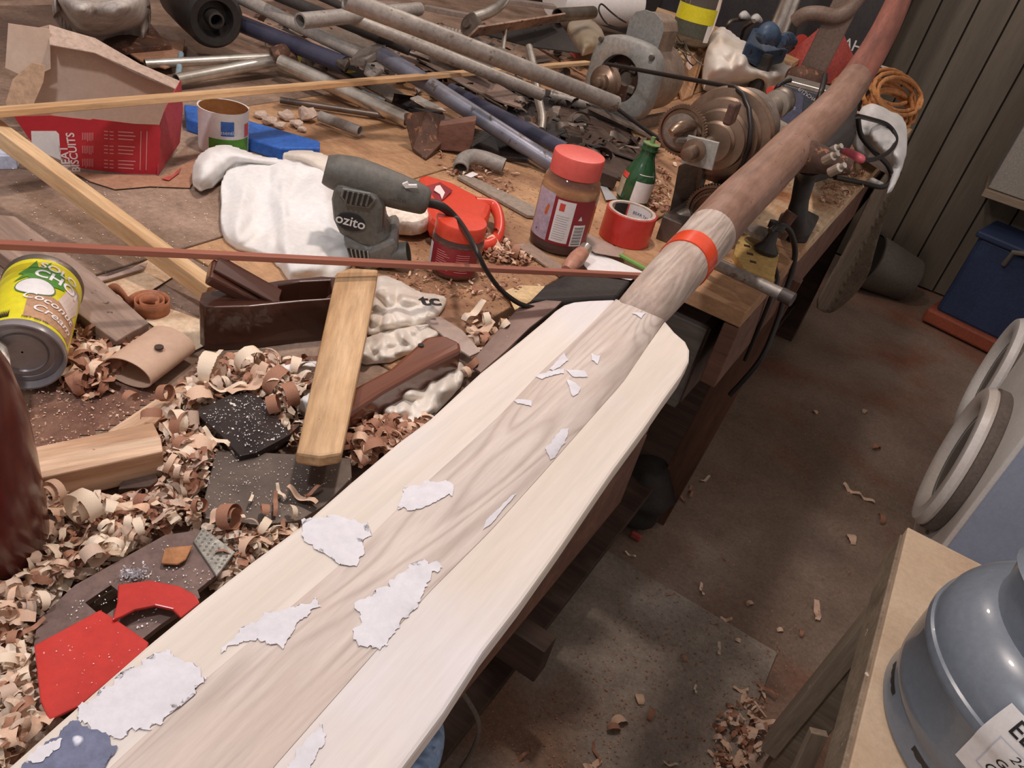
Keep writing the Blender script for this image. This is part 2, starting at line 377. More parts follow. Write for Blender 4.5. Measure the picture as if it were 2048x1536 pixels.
KRAFT = mat('kraft_card', 'cdb09a', 'dcc6b2', 5, rough=.85, bump=.06, c3='d4b49c', s3=4, grit=.10); KRAFTD = mat('brown_paper', 'a67a60', 'b88c70', 8, rough=.8)
TUBEC = mat('tan_card_tube', 'bf9c84', 'c8a890', 6, rough=.7, bump=.05, grit=.10)
REDTR = mat('red_sheet_plastic', 'c83c34', 'b83630', 9, rough=.25, bump=.15, speck=('e8b8b0', 190, .70))
YEL = mat('yellow_label', 'e6dc2c', 'd8cc30', 4, rough=.35, bump=0); WHT = mat('white_label', 'ece8e6', 'e0dcda', 6, rough=.5, bump=0, grit=.10)
GRN = mat('leaf_green', '5f9a3c', '4d8434', 10, rough=.5, bump=0); BRNP = mat('brown_label_print', 'b58a6a', 'c49a78', 6, rough=.5, bump=0)
BLU = mat('blue_plastic', '2c5fb4', '3a6ec0', 5, rough=.45); DBLU = mat('dark_blue_plastic', '26324f', '2e3c5c', 5, rough=.6)
BOTG = mat('green_glass', '24482c', '2e5636', 5, rough=.15, bump=0, coat=.4)
CLEAR = mat('clear_plastic', 'f4e8dc', rough=.06, trans=.95, ior=1.3)
AMBER = mat('amber_spread', 'deb07c', 'b87c48', 26, rough=.3, bump=.4, speck=('e6c090', 40, .63)); DKHON = mat('dark_syrup', '5c2218', '4a1a14', 8, rough=.15)
MAROON = mat('maroon_bottle', '6a2a22', '4e211d', 4, rough=.22, bump=.05, speck=('e4d4d0', 40, .74), c3='3a2c2c', s3=5)
WASH = mat('white_enamel', 'f0ece8', 'e6e0da', 4, rough=.3, bump=.03, c3='dccfc2', s3=3); WASHB = mat('bluish_enamel', 'a8b2c6', 'a0aabe', 3, rough=.4, bump=.03)
GREYR = mat('grey_rubber', '7c7068', '6c625a', 8, rough=.5); GLASS = mat('door_glass', '80807c', rough=.1)
GAS = mat('grey_blue_paint', '7f8790', '727a85', 4, rough=.28, bump=.05, speck=('8a6a54', 14, .70), coat=.3)
TABM = mat('dusty_table_board', 'c4aa8e', 'd2bb9f', 4, rough=.8, bump=.1, c3='b4967a', s3=5, grit=.14); TABE = wood('weathered_table_edge', '7d6c5a', '9c8a76', 14, speck=('c8bca8', 40, .68))
FOAM = mat('white_pulp_pad', 'f2e6d8', 'e6d4c0', 60, rough=.95, bump=.8); SHAV = mat('shaving', 'd8ae90', 'e6c8ae', 20, rough=.7, bump=.05)
SHAV_P = mat('pale_shaving', 'e8cfb2', 'f2e0ca', 20, rough=.7, bump=.05); SHAV_R = mat('red_brown_shaving', '986650', 'b48468', 20, rough=.7, bump=.05); SHAV_G = mat('greyish_shaving', 'c2a28c', 'd8c0ac', 20, rough=.7)
SAW = mat('sawdust_bed', '6b4a3d', '83604f', 30, rough=.95, bump=.8, speck=('b08a70', 190, .63)); ZINC = mat('dimpled_zinc', '8f8b82', 'a9a79f', 40, rough=.35, metal=.6, bump=.6)
LBLUE = mat('pale_blue_cloth', '8aa2c4', '9ab0cc', 6, rough=.8); ROPE = mat('orange_rope', 'c98f58', 'a8683a', 30, rough=.8)
REDT = mat('red_tape', 'd8443c', 'c93c36', 5, rough=.25, bump=.03); ORT = mat('orange_red_tape', 'e2502c', 'd84426', 20, rough=.2, bump=.1)
INK = mat('black_ink', '1d1b1c', rough=.6); BINK = mat('blue_ink', '32406e', rough=.6); PURP = mat('purple_ink', '7a5a80', rough=.6); GTEXT = mat('grey_print', '8e868a', rough=.6); SILV = mat('silver_print', 'd6d4d0', rough=.4)
RTRI = mat('matt_red_board', 'c05850', 'b65048', 5, rough=.6); BROWNP = mat('brown_painted_post', '6e5a4e', '7c685c', 6, rough=.5)
VISE = mat('blue_machine_paint', '33475f', '41566f', 6, rough=.45, speck=('2c2c30', 18, .6)); CARTB = mat('aluminium_fin', 'bdb6ae', '8a8078', 14, rough=.4, metal=.6)
PIPEC = mat('dark_pipe_cap', '4a403a', '3c332e', 10, rough=.5)
# ================================================================== THE SETTING
def sbox(name, c, d, m, parent=None, kind='structure', bev=0):
    o = ob(name, G().box((c[0], c[1], c[2]), d), m, parent, bev=bev)
    if kind and parent is None: o['kind'] = kind
    return o
def BZ(h): return ZB + h
fl = sbox('floor', (-.4, 2.2, -.03), (5.0, 5.6, .06), FLOORM)
# back wall of upright boards with recessed joints
wb = sbox('wall_back', (-.4, 4.52, 1.25), (5.0, .06, 2.5), mat('joint_shadow_board', '3a332c', rough=.8))
x = -2.9
for k in range(33):
    w = .148
    ob('plank', G().box((x + .15 * k + w / 2, 4.48, 1.25), (w - .006, .022 + .002 * (k % 3), 2.48)), WALLM, wb, bev=.002)
wl = sbox('wall_left', (-2.95, 2.1, 1.25), (.06, 5.2, 2.5), mat('wall_left_board', '7c6252', '94786a', 4, rough=.85, bump=.4, speck=('b89e8a', 30, .62)))
ceil_ = None
# ------------------------------------------------------------------ the floor mat
tm = ob('floor_board', G().box((-.33, .72, .006), (1.04, 1.52, .012)), MATM, bev=.002)
tag(tm, 'grey dusty board lying on the floor in the aisle beside the bench', 'mat')
# ------------------------------------------------------------------ bench
bench = thing('workbench', 'long timber workbench buried in tools, pipes and wood shavings', 'workbench', (-1.2, 1.6, 0))
TOPT = .03
def board(x0, x1, y0, y1, m, dz=0):
    return ob('board', G().box(((x0 + x1) / 2, (y0 + y1) / 2, ZB - TOPT / 2 + dz), (x1 - x0 - .004, y1 - y0, TOPT)), m, bench, bev=.002)
board(-2.7, -1.95, -.35, 3.35, BENCH_L); board(-1.95, -1.22, -.35, 3.35, BENCH_L)
board(-1.22, -.80, -.35, 1.02, BENCH_L); board(-.80, -.42, -.35, .62, BENCH_L)
board(-1.22, -.80, 1.024, 3.35, BENCH_R); board(-.80, -.42, .624, 3.35, BENCH_R)
board(-.42, -.157, -.35, .80, BENCH_L); board(-.42, -.157, 1.19, 1.55, BENCH_R); board(-.42, -.157, 1.554, 3.35, PLY)
for y0, y1 in ((-.35, .80), (1.19, 3.35)):
    ob('fascia', G().box((-.172, (y0 + y1) / 2, ZB - TOPT - .062), (.028, y1 - y0, .12)), FASC, bench, bev=.002)
ob('fascia', G().box((-.43, .995, ZB - .1), (.028, .40, .14)), DARKW, bench, bev=.002)
for x, y in ((-.48, -.2), (-.48, .60), (-.48, 1.28), (-.24, 3.2), (-2.5, -.2), (-2.5, 3.2), (-1.3, 3.2)):
    ob('leg', G().box((x, y, (ZB - TOPT) / 2), (.075, .075, ZB - TOPT)), DARKW, bench, bev=.003)
ob('rail', G().box((-1.3, .9, .25), (2.2, .045, .09)), DARKW, bench, bev=.002)
ob('shelf', G().box((-1.35, 1.5, .16), (2.2, 3.3, .02)), DARKW, bench, bev=.002)
# drawer under the far half of the bench
dr = thing('drawer_unit', 'dark wooden drawer hanging under the end of the tan bench board', 'drawer', (-.36, 1.36, BZ(-.25)))
ob('drawer_front', G().box((-.36, 1.215, BZ(-.15)), (.30, .018, .17)), wood('grey_drawer_front', '4b423b', '5c5148', 12), dr, bev=.002)
ob('drawer_side', G().box((-.215, 1.37, BZ(-.15)), (.016, .29, .16)), DARKW, dr, bev=.001)
# ------------------------------------------------------------------ leaning plank and black bags in the dark gap
lp = bar('leaning_plank', (1578, 545, -.06), (1312, 1030, -.895), (62, 46), .02, FASC, roll=.5)
tag(lp, 'long brown plank leaning from the bench edge down to the floor', 'plank')
def bag(name, pts_, radii, m, label, cat, sq=.7):
    o = bent(name, pts_, radii, m, seg=20, n=5, sq=sq); me = o.data
    for v in me.vertices:
        q = v.co * 22; d = noise.noise_vector(Vector((q.x, q.y, q.z))); v.co += d * .012
    return tag(o, label, cat)
bag('dark_coat', [Vector((-.31, 1.02, BZ(-.06))), Vector((-.32, 1.02, BZ(-.2))), Vector((-.33, 1.01, BZ(-.42))), Vector((-.36, 1.0, BZ(-.62))), Vector((-.37, .98, BZ(-.72)))], [.03, .06, .07, .065, .02], BLACKM, 'black sack hanging in the dark gap beside the oar blade', 'sack')
bag('floor_sack', [P(1300, 930, -.70), P(1285, 985, -.80), P(1265, 1040, -.885)], [.04, .085, .05], BLACKM, 'black bag slumped on the floor at the foot of the leaning plank', 'bag', 1)
tg = ob('red_tag', G().box((0, 0, 0), (.03, .012, .02), Matrix.Translation(P(1272, 1072, -.885))), RTRI, bev=.004); tag(tg, 'small red plug lying on the floor under the bench', 'plug')
lb = cloth('blue_rag', [(845, 1420), (880, 1425), (892, 1480), (870, 1560), (810, 1560), (815, 1500)], -.22, .03, LBLUE, step=7, fall=12, edge=0, sub=0, drop=False)
tag(lb, 'pale blue rag hanging below the near edge of the oar blade', 'rag')
hc = bent('grey_cable', [P(890, 1345, -.5), P(935, 1400, -.6), P(958, 1450, -.7), P(945, 1500, -.8), P(905, 1560, -.88), P(860, 1600, -.89)], .004, GREYR)
tag(hc, 'thin grey cable drooping to the floor beside the blue rag', 'cable')
# ------------------------------------------------------------------ side table, brace and gas cylinder
tab = thing('side_table', 'low side table with dusty board top carrying the gas cylinder', 'table', (.62, .5, 0))
ob('table_top', G().box((.64, .5, BZ(-.262)), (.84, 1.46, .024)), TABM, tab, bev=.002)
ob('apron', G().box((.226, .5, BZ(-.30)), (.022, 1.44, .075)), TABE, tab, bev=.002)
ob('apron', G().box((.64, 1.215, BZ(-.31)), (.80, .02, .07)), TABE, tab, bev=.002)
for x, y in ((.27, 1.16), (1.0, 1.16), (.27, -.15), (1.0, -.15)):
    ob('leg', G().box((x, y, BZ(-.25) / 2 - .012), (.05, .05, BZ(-.275))), TABE, tab, bev=.002)
br = bar('table_brace', (1772, 1175, -.33), (1528, 1480, -.80), (50, 62), .03, TABE, roll=.4); tag(br, 'weathered batten sloping from the table edge down to the floor', 'batten')
ob_ = bar('leaning_lath', (1640, 1470, -.42), (1560, 1640, -.6), 34, .012, TABE, roll=.3); tag(ob_, 'short lath leaning on the left edge of the side table', 'lath')
pn = ob('void_shade_sheet', G().box((.36, 1.0, .24), (.012, .62, .46)), mat('dark_void_fill', '3c3833', '46413b', 5, rough=.8), bev=.002); tag(pn, 'added dark panel standing in for the shade beneath the side table', 'panel')  # added panel, its dark colour stands in for the shaded void under the table
# gas cylinder
gb = Vector((.41, .87, BZ(-.25))); R = .18
gas = thing('gas_cylinder', 'squat grey-blue gas cylinder with paper label on the side table', 'gas cylinder', gb)
turned('foot_ring', [(R * .88, 0), (R * .96, 0), (R * .985, .006), (R * .965, .03), (R * .97, .045), (R * .93, .048), (R * .88, .03)], GAS, gb, parent=gas, seg=72, cap=False)
prof = [(.02, .02), (R * .7, .022), (R * .95, .034), (R * .995, .05), (R, .065), (R, .118)]
turned('shell', prof + [(R * 1.010, .121), (R * 1.014, .128), (R * 1.008, .135), (R * .99, .137)] + [(R * (.50 + .49 * math.cos(a)), .139 + .070 * math.sin(a)) for a in [math.radians(q) for q in range(4, 91, 6)]] + [(R * .2, .2105), (.001, .2105)], GAS, gb, parent=gas, seg=96)
cr = .132; g = G(); seg = 64; rings = []
for k in range(seg):
    a = 2 * math.pi * k / seg; hi = .066 + .014 * math.cos(a * 2 + 1.2); lo = .176
    rings.append([Vector(((cr + dr_) * math.cos(a), (cr + dr_) * math.sin(a), z)) for dr_, z in ((0, lo), (-.004, lo + hi * .5), (0, lo + hi), (.006, lo + hi + .005), (.012, lo + hi), (.008, lo + hi - .005), (.004, lo + hi * .5), (.007, lo))])
g.rings(rings, close=True, cap=False); ob('collar', g, GAS, gas, axis_frame(gb, (0, 0, 1)), smooth=True, local=True)
turned('dust_ring', [(R * .05, 0), (cr - .004, .0), (cr - .004, .001), (.001, .001)], mat('sandy_dust', 'b09478', 'c0a488', 8, rough=.9), gb + Vector((0, 0, .211)), parent=gas)
turned('valve', [(.02, 0), (.02, .025), (.013, .03), (.013, .05), (.018, .052), (.018, .07), (.008, .075)], mat('brass_valve', 'a08050', rough=.4, metal=.8), gb + Vector((0, 0, .2115)), parent=gas)
M = axis_frame(gb, (0, 0, 1))
for th in (-1.02, -.30, .5):
    patch('slot', R * .975, th - .16, th + .16, .012, .030, BLACK, M, gas, R1=R * .968)
LZ = [(.080, 1.006), (.118, 1.008), (.127, 1.020), (.137, 1.018), (.150, 1.000), (.164, .970), (.176, .935)]
def lr(z):
    z = max(LZ[0][0], min(LZ[-1][0] - 1e-6, z))
    for (a_, ra), (b_, rb) in zip(LZ, LZ[1:]):
        if a_ <= z <= b_: return R * (ra + (rb - ra) * (z - a_) / (b_ - a_))
def lquad(name, t0, t1, z0, z1, off, m):
    g = G(); nt, nz = 20, 14
    for j in range(nz + 1):
        z = z0 + (z1 - z0) * j / nz
        for k in range(nt + 1):
            a = t0 + (t1 - t0) * k / nt; rr = lr(z) + off; g.v.append(Vector((rr * math.cos(a), rr * math.sin(a), z + off * .4)))
    g.f = [(j * (nt + 1) + k, j * (nt + 1) + k + 1, (j + 1) * (nt + 1) + k + 1, (j + 1) * (nt + 1) + k) for j in range(nz) for k in range(nt)]
    return ob(name, g, m, gas, M, smooth=True, local=True)
lab = lquad('paper_label', -.24, .75, .081, .175, .0004, WHT); lab['label'] = 'white paper label'
def wl(th, z, rot=0):
    c, s_ = math.cos(rot), math.sin(rot)
    def f(x, y):
        X, Y = x * c - y * s_, x * s_ + y * c; zz = z + Y; rr = lr(zz) + .0014; return Vector((rr * math.cos(th + X / R), rr * math.sin(th + X / R), zz + .0006))
    return f
lquad('label_frame', -.15, .70, .098, .146, .0008, mat('label_grey_frame', 'c4c4cc', rough=.6)); lquad('label_frame', -.14, .69, .0995, .1445, .0011, WHT)
text('ELGAS', .024, INK, M, gas, wrap=wl(.04, .162), bold=.01)
text('24 25', .014, INK, M, gas, name='handwriting', wrap=wl(.04, .137, -.08), shear=.3)
text('Gas', .015, INK, M, gas, name='handwriting', wrap=wl(-.03, .122, .1), shear=.3, bold=.01); text('Guid', .015, INK, M, gas, name='handwriting', wrap=wl(-.03, .107, .05), shear=.3, bold=.01)
text('FLAMMABLE GAS 2', .0085, INK, M, gas, wrap=wl(.20, .090))
# ------------------------------------------------------------------ washing machines
def washer(x0, y0, y1, z1, label, dz, dy):
    t = thing('washing_machine', label, 'washing machine', (x0 + .3, (y0 + y1) / 2, 0), 'washing machines along the aisle')
    ob('cabinet', G().box((x0 + .31, (y0 + y1) / 2, z1 / 2 + .01), (.60, y1 - y0, z1 - .02)), WASHB, t, bev=.012)
    ob('front_panel', G().box((x0 + .006, (y0 + y1) / 2, z1 / 2 + .02), (.014, y1 - y0 - .01, z1 - .06)), WASH, t, bev=.004)
    ob('plinth_panel', G().box((x0 - .003, (y0 + y1) / 2, .07), (.01, y1 - y0 - .02, .11)), WASH, t, bev=.003)
    ob('drawer', G().box((x0 - .006, y1 - .13, z1 - .075), (.012, .2, .09)), WASH, t, bev=.004)
    for k in range(2): turned('knob', [(.02, 0), (.02, .018), (.015, .022)], WASH, (x0 - .002, y0 + .12 + .13 * k, z1 - .075), (-1, 0, 0), t, seg=20)
    c = Vector((x0 - .002, dy, dz)); r = .215
    turned('door_seal', [(r * .98, 0), (r, .005), (r, .028), (r * .97, .03), (r * .85, .03)], GREYR, c, (-1, 0, 0), t, seg=64)
    turned('door_ring', [(r * .60, .030), (r * .97, .031), (r * .985, .040), (r * .94, .056), (r * .80, .060), (r * .70, .048), (r * .64, .030)], WASH, c, (-1, 0, 0), t, seg=64, cap=False)
    turned('door_glass', [(.001, .012), (r * .35, .014), (r * .55, .022), (r * .66, .034)], GLASS, c, (-1, 0, 0), t, seg=48, cap=False)
    return t
washer(.425, 1.88, 2.46, .86, 'nearer white front-loading washing machine, beyond the side table', .335, 2.17)
washer(.485, 2.50, 3.08, .88, 'farther white front-loading washing machine next to the blue crate', .345, 2.80)
# ------------------------------------------------------------------ far end of the aisle
bx = thing('blue_crate', 'dark blue plastic crate with orange trim standing by the back wall', 'crate', (.55, 4.12, 0))
ang = -.9
Mc = Matrix.Translation((.55, 4.1, 0)) @ Matrix.Rotation(math.radians(-12), 4, 'Z')
ob('body', G().box((0, 0, .27), (.50, .30, .40)), DBLU, bx, Mc, .02, local=True)
ob('base_trim', G().box((0, 0, .045), (.56, .36, .07)), mat('orange_trim', '9c5038', '8a4630', 5, rough=.6), bx, Mc, .012, local=True)
ob('rim', G().box((0, 0, .475), (.53, .33, .03)), DBLU, bx, Mc, .008, local=True)
g = G().tube([(-.1, -.17, .40), (-.09, -.2, .47), (0, -.205, .50), (.09, -.2, .47), (.1, -.17, .40)], .011, 10); ob('handle', g, mat('grey_handle', '6a6258', rough=.6), bx, Mc, smooth=True, local=True)
ob('latch', G().box((.19, -.165, .40), (.10, .02, .05)), mat('orange_latch', 'b85a44', rough=.6), bx, Mc, .005, local=True)
bk = thing('tipped_bucket', 'dark grey bucket tipped on its side at the foot of the wall', 'bucket', P(1790, 555, -.9))
c0 = P(1775, 540, -.78); turned('pail', [(.115, -.12), (.14, .12), (.148, .125), (.136, .125), (.110, -.11)], mat('grey_bucket', '6e675f', '5e5850', 6, rough=.5), c0, (-.55, -.25, .12), bk, seg=40)
turned('opening', [(.001, 0), (.13, 0), (.13, .004)], BLACKM, c0 + Vector((-.55, -.25, .12)).normalized() * .122, (-.55, -.25, .12), bk, seg=40)
sh = thing('wall_shelf', 'pale grey cupboard hung low on the back wall at the right edge', 'cupboard', (.55, 4.3, BZ(-.30)))
ob('carcase', G().box((.70, 4.28, BZ(.06)), (.98, .34, .62)), mat('grey_cupboard_paint', '8e877f', '9c958c', 4, rough=.6), sh, bev=.004)
ob('bottom_edge', G().box((.70, 4.27, BZ(-.27)), (1.0, .37, .035)), TABE, sh, bev=.003)
def hang(name, poly, X0, puff, m, step=8):
    """sheet hanging down over the bench edge, in upright folds"""
    poly = chaikin(poly, 1); v2, fs = polygrid(poly, step); g = G(); g.f = fs
    for x, y in v2:
        k = min(1, edge_d(x, y, poly) / 16); r = w_of(Vector((x - 1024, y - 768, F)))
        X = X0 + puff * k * (.5 + .5 * math.sin((x + .47 * y) * .11 + 2 * noise.noise(Vector((x * .01, y * .01, 3)))))
        g.v.append(EYE + r * min(X / r.x, (3.37 + X * .1) / r.y) if r.x < 0 else EYE + r * (3.37 / r.y))
    return ob(name, g, m, smooth=180, solid=.003)
tr = hang('hanging_dust_sheet', [(1812, 300), (1806, 340), (1788, 390), (1768, 440), (1750, 500), (1738, 550), (1712, 588), (1676, 620), (1652, 628), (1628, 612), (1655, 560), (1692, 495), (1720, 436), (1747, 378), (1780, 335)], -.14, .012, GREYC)
tag(tr, 'dull grey-brown sheet hanging down off the far end of the bench', 'sheet')
# ================================================================== THE OAR
def hO(y): return .04 + .085 * max(y, -.3) if y < .83 else (.1106 + .085 * (y - .83) + .062 * min(y - .83, 1.0) ** 2 + .124 * max(y - 1.83, 0))
def PO(px, py, dh=0):
    r = w_of(Vector((px - 1024, py - 768, F))); r = r / r.y if r.y > .2 * abs(r.z) else r / abs(r.z) * .3
    lo, hi = 0, 3.2
    for k in range(400):
        t = hi * k / 400; p = EYE + r * t
        if p.z - ZB - dh < hO(p.y): lo, hi = t - .008, t; break
    for _ in range(24):
        t = (lo + hi) / 2; p = EYE + r * t
        if p.z - ZB - dh < hO(p.y): hi = t
        else: lo = t
    return EYE + r * hi
oar = thing('steering_oar', 'large unpainted wooden steering oar laid diagonally along the bench', 'oar', PO(900, 1100))
LEFT = [(1232, 598), (1180, 600), (1148, 603), (1128, 609), (1110, 621), (1088, 641), (1040, 681), (960, 745), (860, 837), (795, 885), (700, 965), (600, 1052), (500, 1125), (400, 1203), (300, 1285), (200, 1372), (110, 1450), (20, 1530), (-90, 1630), (-160, 1700)]
RIGHT = [(1330, 640), (1350, 664), (1372, 683), (1380, 700), (1379, 722), (1364, 750), (1330, 797), (1288, 858), (1229, 938), (1200, 980), (1123, 1093), (1044, 1204), (967, 1304), (889, 1425), (805, 1538), (690, 1690), (630, 1775)]
SL = [(1232, 598), (1150, 680), (1080, 745), (1000, 830), (900, 922), (800, 1012), (700, 1112), (560, 1232), (420, 1350), (225, 1530), (100, 1650), (40, 1720)]
SR = [(1330, 640), (1245, 765), (1180, 838), (1080, 952), (980, 1062), (860, 1182), (760, 1292), (640, 1428), (545, 1536), (440, 1680), (380, 1760)]
def oslab(name, poly, dh, t, m, bev=.003):
    top = [PO(x, y, dh) for x, y in poly]; g = G().prism(top, [v - Vector((0, 0, t)) for v in top])
    a, b = PO(700, 1200), PO(1290, 640)
    return ob(name, g, m, oar, long_frame(a, b), bev)
oslab('blade_panel', LEFT + [(x + 9, y + 6) for x, y in SL[::-1][:-1]], 0, .020, BLADE)
oslab('blade_panel', RIGHT + [(x - 9, y - 6) for x, y in SR[::-1][:-1]], 0, .020, BLADE)
# spine: domed near the neck, flattening down the blade
g = G(); rings = []; n = 60
def along(poly, u):
    L = [0]
    for a, b in zip(poly, poly[1:]): L.append(L[-1] + math.hypot(b[0] - a[0], b[1] - a[1]))
    d = u * L[-1]
    for k in range(len(poly) - 1):
        if d <= L[k + 1] or k == len(poly) - 2:
            t = (d - L[k]) / (L[k + 1] - L[k]); return (poly[k][0] + (poly[k + 1][0] - poly[k][0]) * t, poly[k][1] + (poly[k + 1][1] - poly[k][1]) * t)
for k in range(n + 1):
    u = k / n; a, b = along(SL, u), along(SR, u); dome = .014 * max(0, 1 - u * 2.2) ** 1.3 + .0016
    ring = []
    for j in range(13):
        v = j / 12; x, y = a[0] + (b[0] - a[0]) * v, a[1] + (b[1] - a[1]) * v
        ring.append(PO(x, y, .0006 + dome * math.sin(math.pi * v) ** .6))
    lo = [PO(*b, -.019), PO(*a, -.019)]
    rings.append(ring + lo)
g.rings(rings); ob('spine', g, ASH, oar, long_frame(PO(700, 1200), PO(1290, 640)), smooth=True)
# shaft
CL = [(1225, 690, 92), (1262, 648, 97), (1290, 615, 100), (1330, 570, 104), (1372, 523, 103), (1420, 468, 104), (1470, 410, 97), (1530, 352, 90), (1590, 290, 82), (1640, 243, 74), (1680, 200, 68), (1710, 160, 62), (1745, 105, 56), (1772, 55, 52), (1795, 5, 48), (1801, -14, 47)]
cp = [PO(x, y, -.014 if i < 2 else 0) for i, (x, y, w) in enumerate(CL)]; cr_ = [SP(p, c[2]) / 2 for p, c in zip(cp, CL)]
def cut(i, j): return cp[i:j], cr_[i:j]
a_, b_ = cut(0, 6); sq = 1
o1 = bent('neck', a_, [r * .96 if k == 0 else r for k, r in enumerate(b_)], mat('pale_neck_wood', '948174', 'c2b2a6', 10, (.16, 1, 1), rough=.6, bump=.12, c3='b39c8e', s3=8, rings=18, dist=.8, ramp=(.0, .7)), oar, seg=32)
a_, b_ = cut(5, 12); bent('shaft', a_, b_, ASHD, oar, seg=32)
a_, b_ = cut(11, 16); o2 = bent('grip', a_, [r * .995 for r in b_], wood('reddish_grip_wood', '6e4034', '94594a', 22, bump=.35, ramp=(.38, .6)), oar, seg=28); o2['label'] = 'reddish far end of the shaft'
p0, p1 = cp[4] + (cp[3] - cp[4]).normalized() * .013, cp[4] + (cp[5] - cp[4]).normalized() * .024
g = G().tube([p0 + (p1 - p0) * u for u in (0, .33, .66, 1)], [cr_[4] + .0014] * 4, 40); tp = ob('tape_band', g, ORT, oar, smooth=50); tp['label'] = 'shiny orange-red tape band around the shaft'
# filler patches and old paint left on the blade
def ragged(poly, amp, seed):
    out = []
    for i in range(len(poly)):
        a, b = poly[i], poly[(i + 1) % len(poly)]
        L = math.hypot(b[0] - a[0], b[1] - a[1]); k = max(2, int(L / 4))
        for j in range(k):
            x, y = a[0] + (b[0] - a[0]) * j / k, a[1] + (b[1] - a[1]) * j / k
            d = noise.noise_vector(Vector((x * .06, y * .06, seed))); d2 = noise.noise_vector(Vector((x * .17, y * .17, seed + 3))); out.append((x + (d.x + d2.x * .6) * amp * 1.2, y + (d.y + d2.y * .6) * amp * 1.2))
    return out
PATCH = [([(600, 1040), (673, 1034), (732, 1050), (736, 1070), (712, 1081), (732, 1097), (712, 1132), (681, 1128), (650, 1105), (612, 1085)], 9),
 ([(712, 1210), (752, 1190), (810, 1142), (850, 1120), (884, 1132), (861, 1152), (834, 1216), (814, 1234), (759, 1304), (701, 1280), (724, 1241)], 9),
 ([(529, 1230), (588, 1214), (634, 1195), (642, 1214), (595, 1249), (564, 1300), (548, 1284), (470, 1290), (440, 1310), (480, 1262)], 8),
 ([(150, 1432), (250, 1346), (330, 1300), (400, 1340), (415, 1362), (320, 1445), (240, 1482), (200, 1470)], 12),
 ([(1098, 738), (1128, 708), (1136, 722), (1107, 744)], 3), ([(1070, 755), (1100, 744), (1127, 738), (1128, 748), (1080, 760)], 3),
 ([(1135, 760), (1160, 775), (1157, 789), (1145, 792), (1137, 777)], 3), ([(1028, 800), (1062, 802), (1060, 812), (1035, 809)], 3),
 ([(1262, 626), (1292, 627), (1282, 637)], 2), ([(1180, 708), (1202, 712), (1196, 728), (1184, 722)], 3),
 ([(806, 982), (850, 962), (904, 966), (908, 987), (849, 1019), (794, 1021)], 7), ([(1024, 992), (1034, 988), (988, 1042), (966, 1060), (972, 1042)], 2),
 ([(640, 1445), (652, 1470), (620, 1540), (570, 1600), (535, 1590)], 7), ([(1090, 900), (1122, 862), (1140, 858), (1128, 890), (1100, 920)], 4), ([(1130, 740), (1168, 742), (1176, 756), (1150, 756)], 2)]
from mathutils.bvhtree import BVHTree
ov, of = [], []
for c_ in [q for q in COL.objects if q.parent == oar and q.name.split('.')[0] in ('blade_panel', 'spine', 'neck')]:
    k = len(ov); W = WM(c_); ov += [W @ v.co for v in c_.data.vertices]; of += [tuple(i + k for i in p.vertices) for p in c_.data.polygons]
OT = BVHTree.FromPolygons(ov, of)
def on_oar(x, y, off):
    r = w_of(Vector((x - 1024, y - 768, F))).normalized(); hit, nrm, _, _ = OT.ray_cast(EYE, r)
    if hit is None: return PO(x, y, .003)
    if nrm.dot(r) > 0: nrm = -nrm
    return hit + Vector((0, 0, off))
def skin(name, poly, off, m, step=5):
    """thin coat that follows the oar surface"""
    xs = [p[0] for p in poly]; ys = [p[1] for p in poly]; g = G(); idx = {}
    bmx = bmesh.new(); vs = [bmx.verts.new((x, y, 0)) for x, y in poly]; f = bmx.faces.new(vs)
    bmesh.ops.triangulate(bmx, faces=[f])
    x = math.ceil(min(xs) / step) * step
    while x < max(xs): bmesh.ops.bisect_plane(bmx, geom=bmx.verts[:] + bmx.edges[:] + bmx.faces[:], plane_co=(x, 0, 0), plane_no=(1, 0, 0)); x += step * 2
    y = math.ceil(min(ys) / step) * step
    while y < max(ys): bmesh.ops.bisect_plane(bmx, geom=bmx.verts[:] + bmx.edges[:] + bmx.faces[:], plane_co=(0, y, 0), plane_no=(0, 1, 0)); y += step * 2
    bmx.verts.index_update(); g.v = [on_oar(v.co.x, v.co.y, off) for v in bmx.verts]; g.f = [tuple(v.index for v in q.verts) for q in bmx.faces]; bmx.free()
    return ob(name, g, m, oar, smooth=180)
for i, (pl, amp) in enumerate(PATCH): skin('filler_patch', ragged(pl, amp, i), .0010, PUTTY)
o = skin('old_paint', ragged([(150, 1440), (215, 1475), (236, 1500), (205, 1540), (120, 1640), (0, 1780), (-120, 1700), (-30, 1600), (60, 1520)], 8, 40), .0012, NAVY); o['label'] = 'worn navy paint left near the blade tip'
skin('filler_patch', ragged([(90, 1490), (125, 1482), (112, 1505), (70, 1530), (50, 1524)], 6, 51), .0018, PUTTY)
# ================================================================== STRIPS AND BOARDS ACROSS THE BENCH
o = bar('pine_strip', (-30, 219, .125), (1178, 122, .10), (30, 26), .009, PINE, roll=-.15, n=8); tag(o, 'long pale pine strip crossing the biscuit box and the pipes', 'wood strip')
o = bar('pine_batten', (-20, 236, .11), (432, 572, .035), (44, 40), .020, PINE, roll=-.25); tag(o, 'pine batten sloping from the left edge down to the wooden plane', 'batten')
o = bar('red_brown_strip', (-30, 481, .115), (1290, 548, .052), (22, 17), .007, REDW, roll=-.1, n=6); tag(o, 'long thin red-brown wood strip lying level across the middle of the bench', 'wood strip')
o = slab('weathered_plank', [(-10, 428), (30, 432), (190, 548), (298, 645), (262, 664), (232, 682), (150, 622), (-10, 498)], .022, .02, WEATH, bev=.0015, ang=((0, 460), (240, 660))); tag(o, 'weathered grey-brown plank behind the coconut cream can', 'plank')
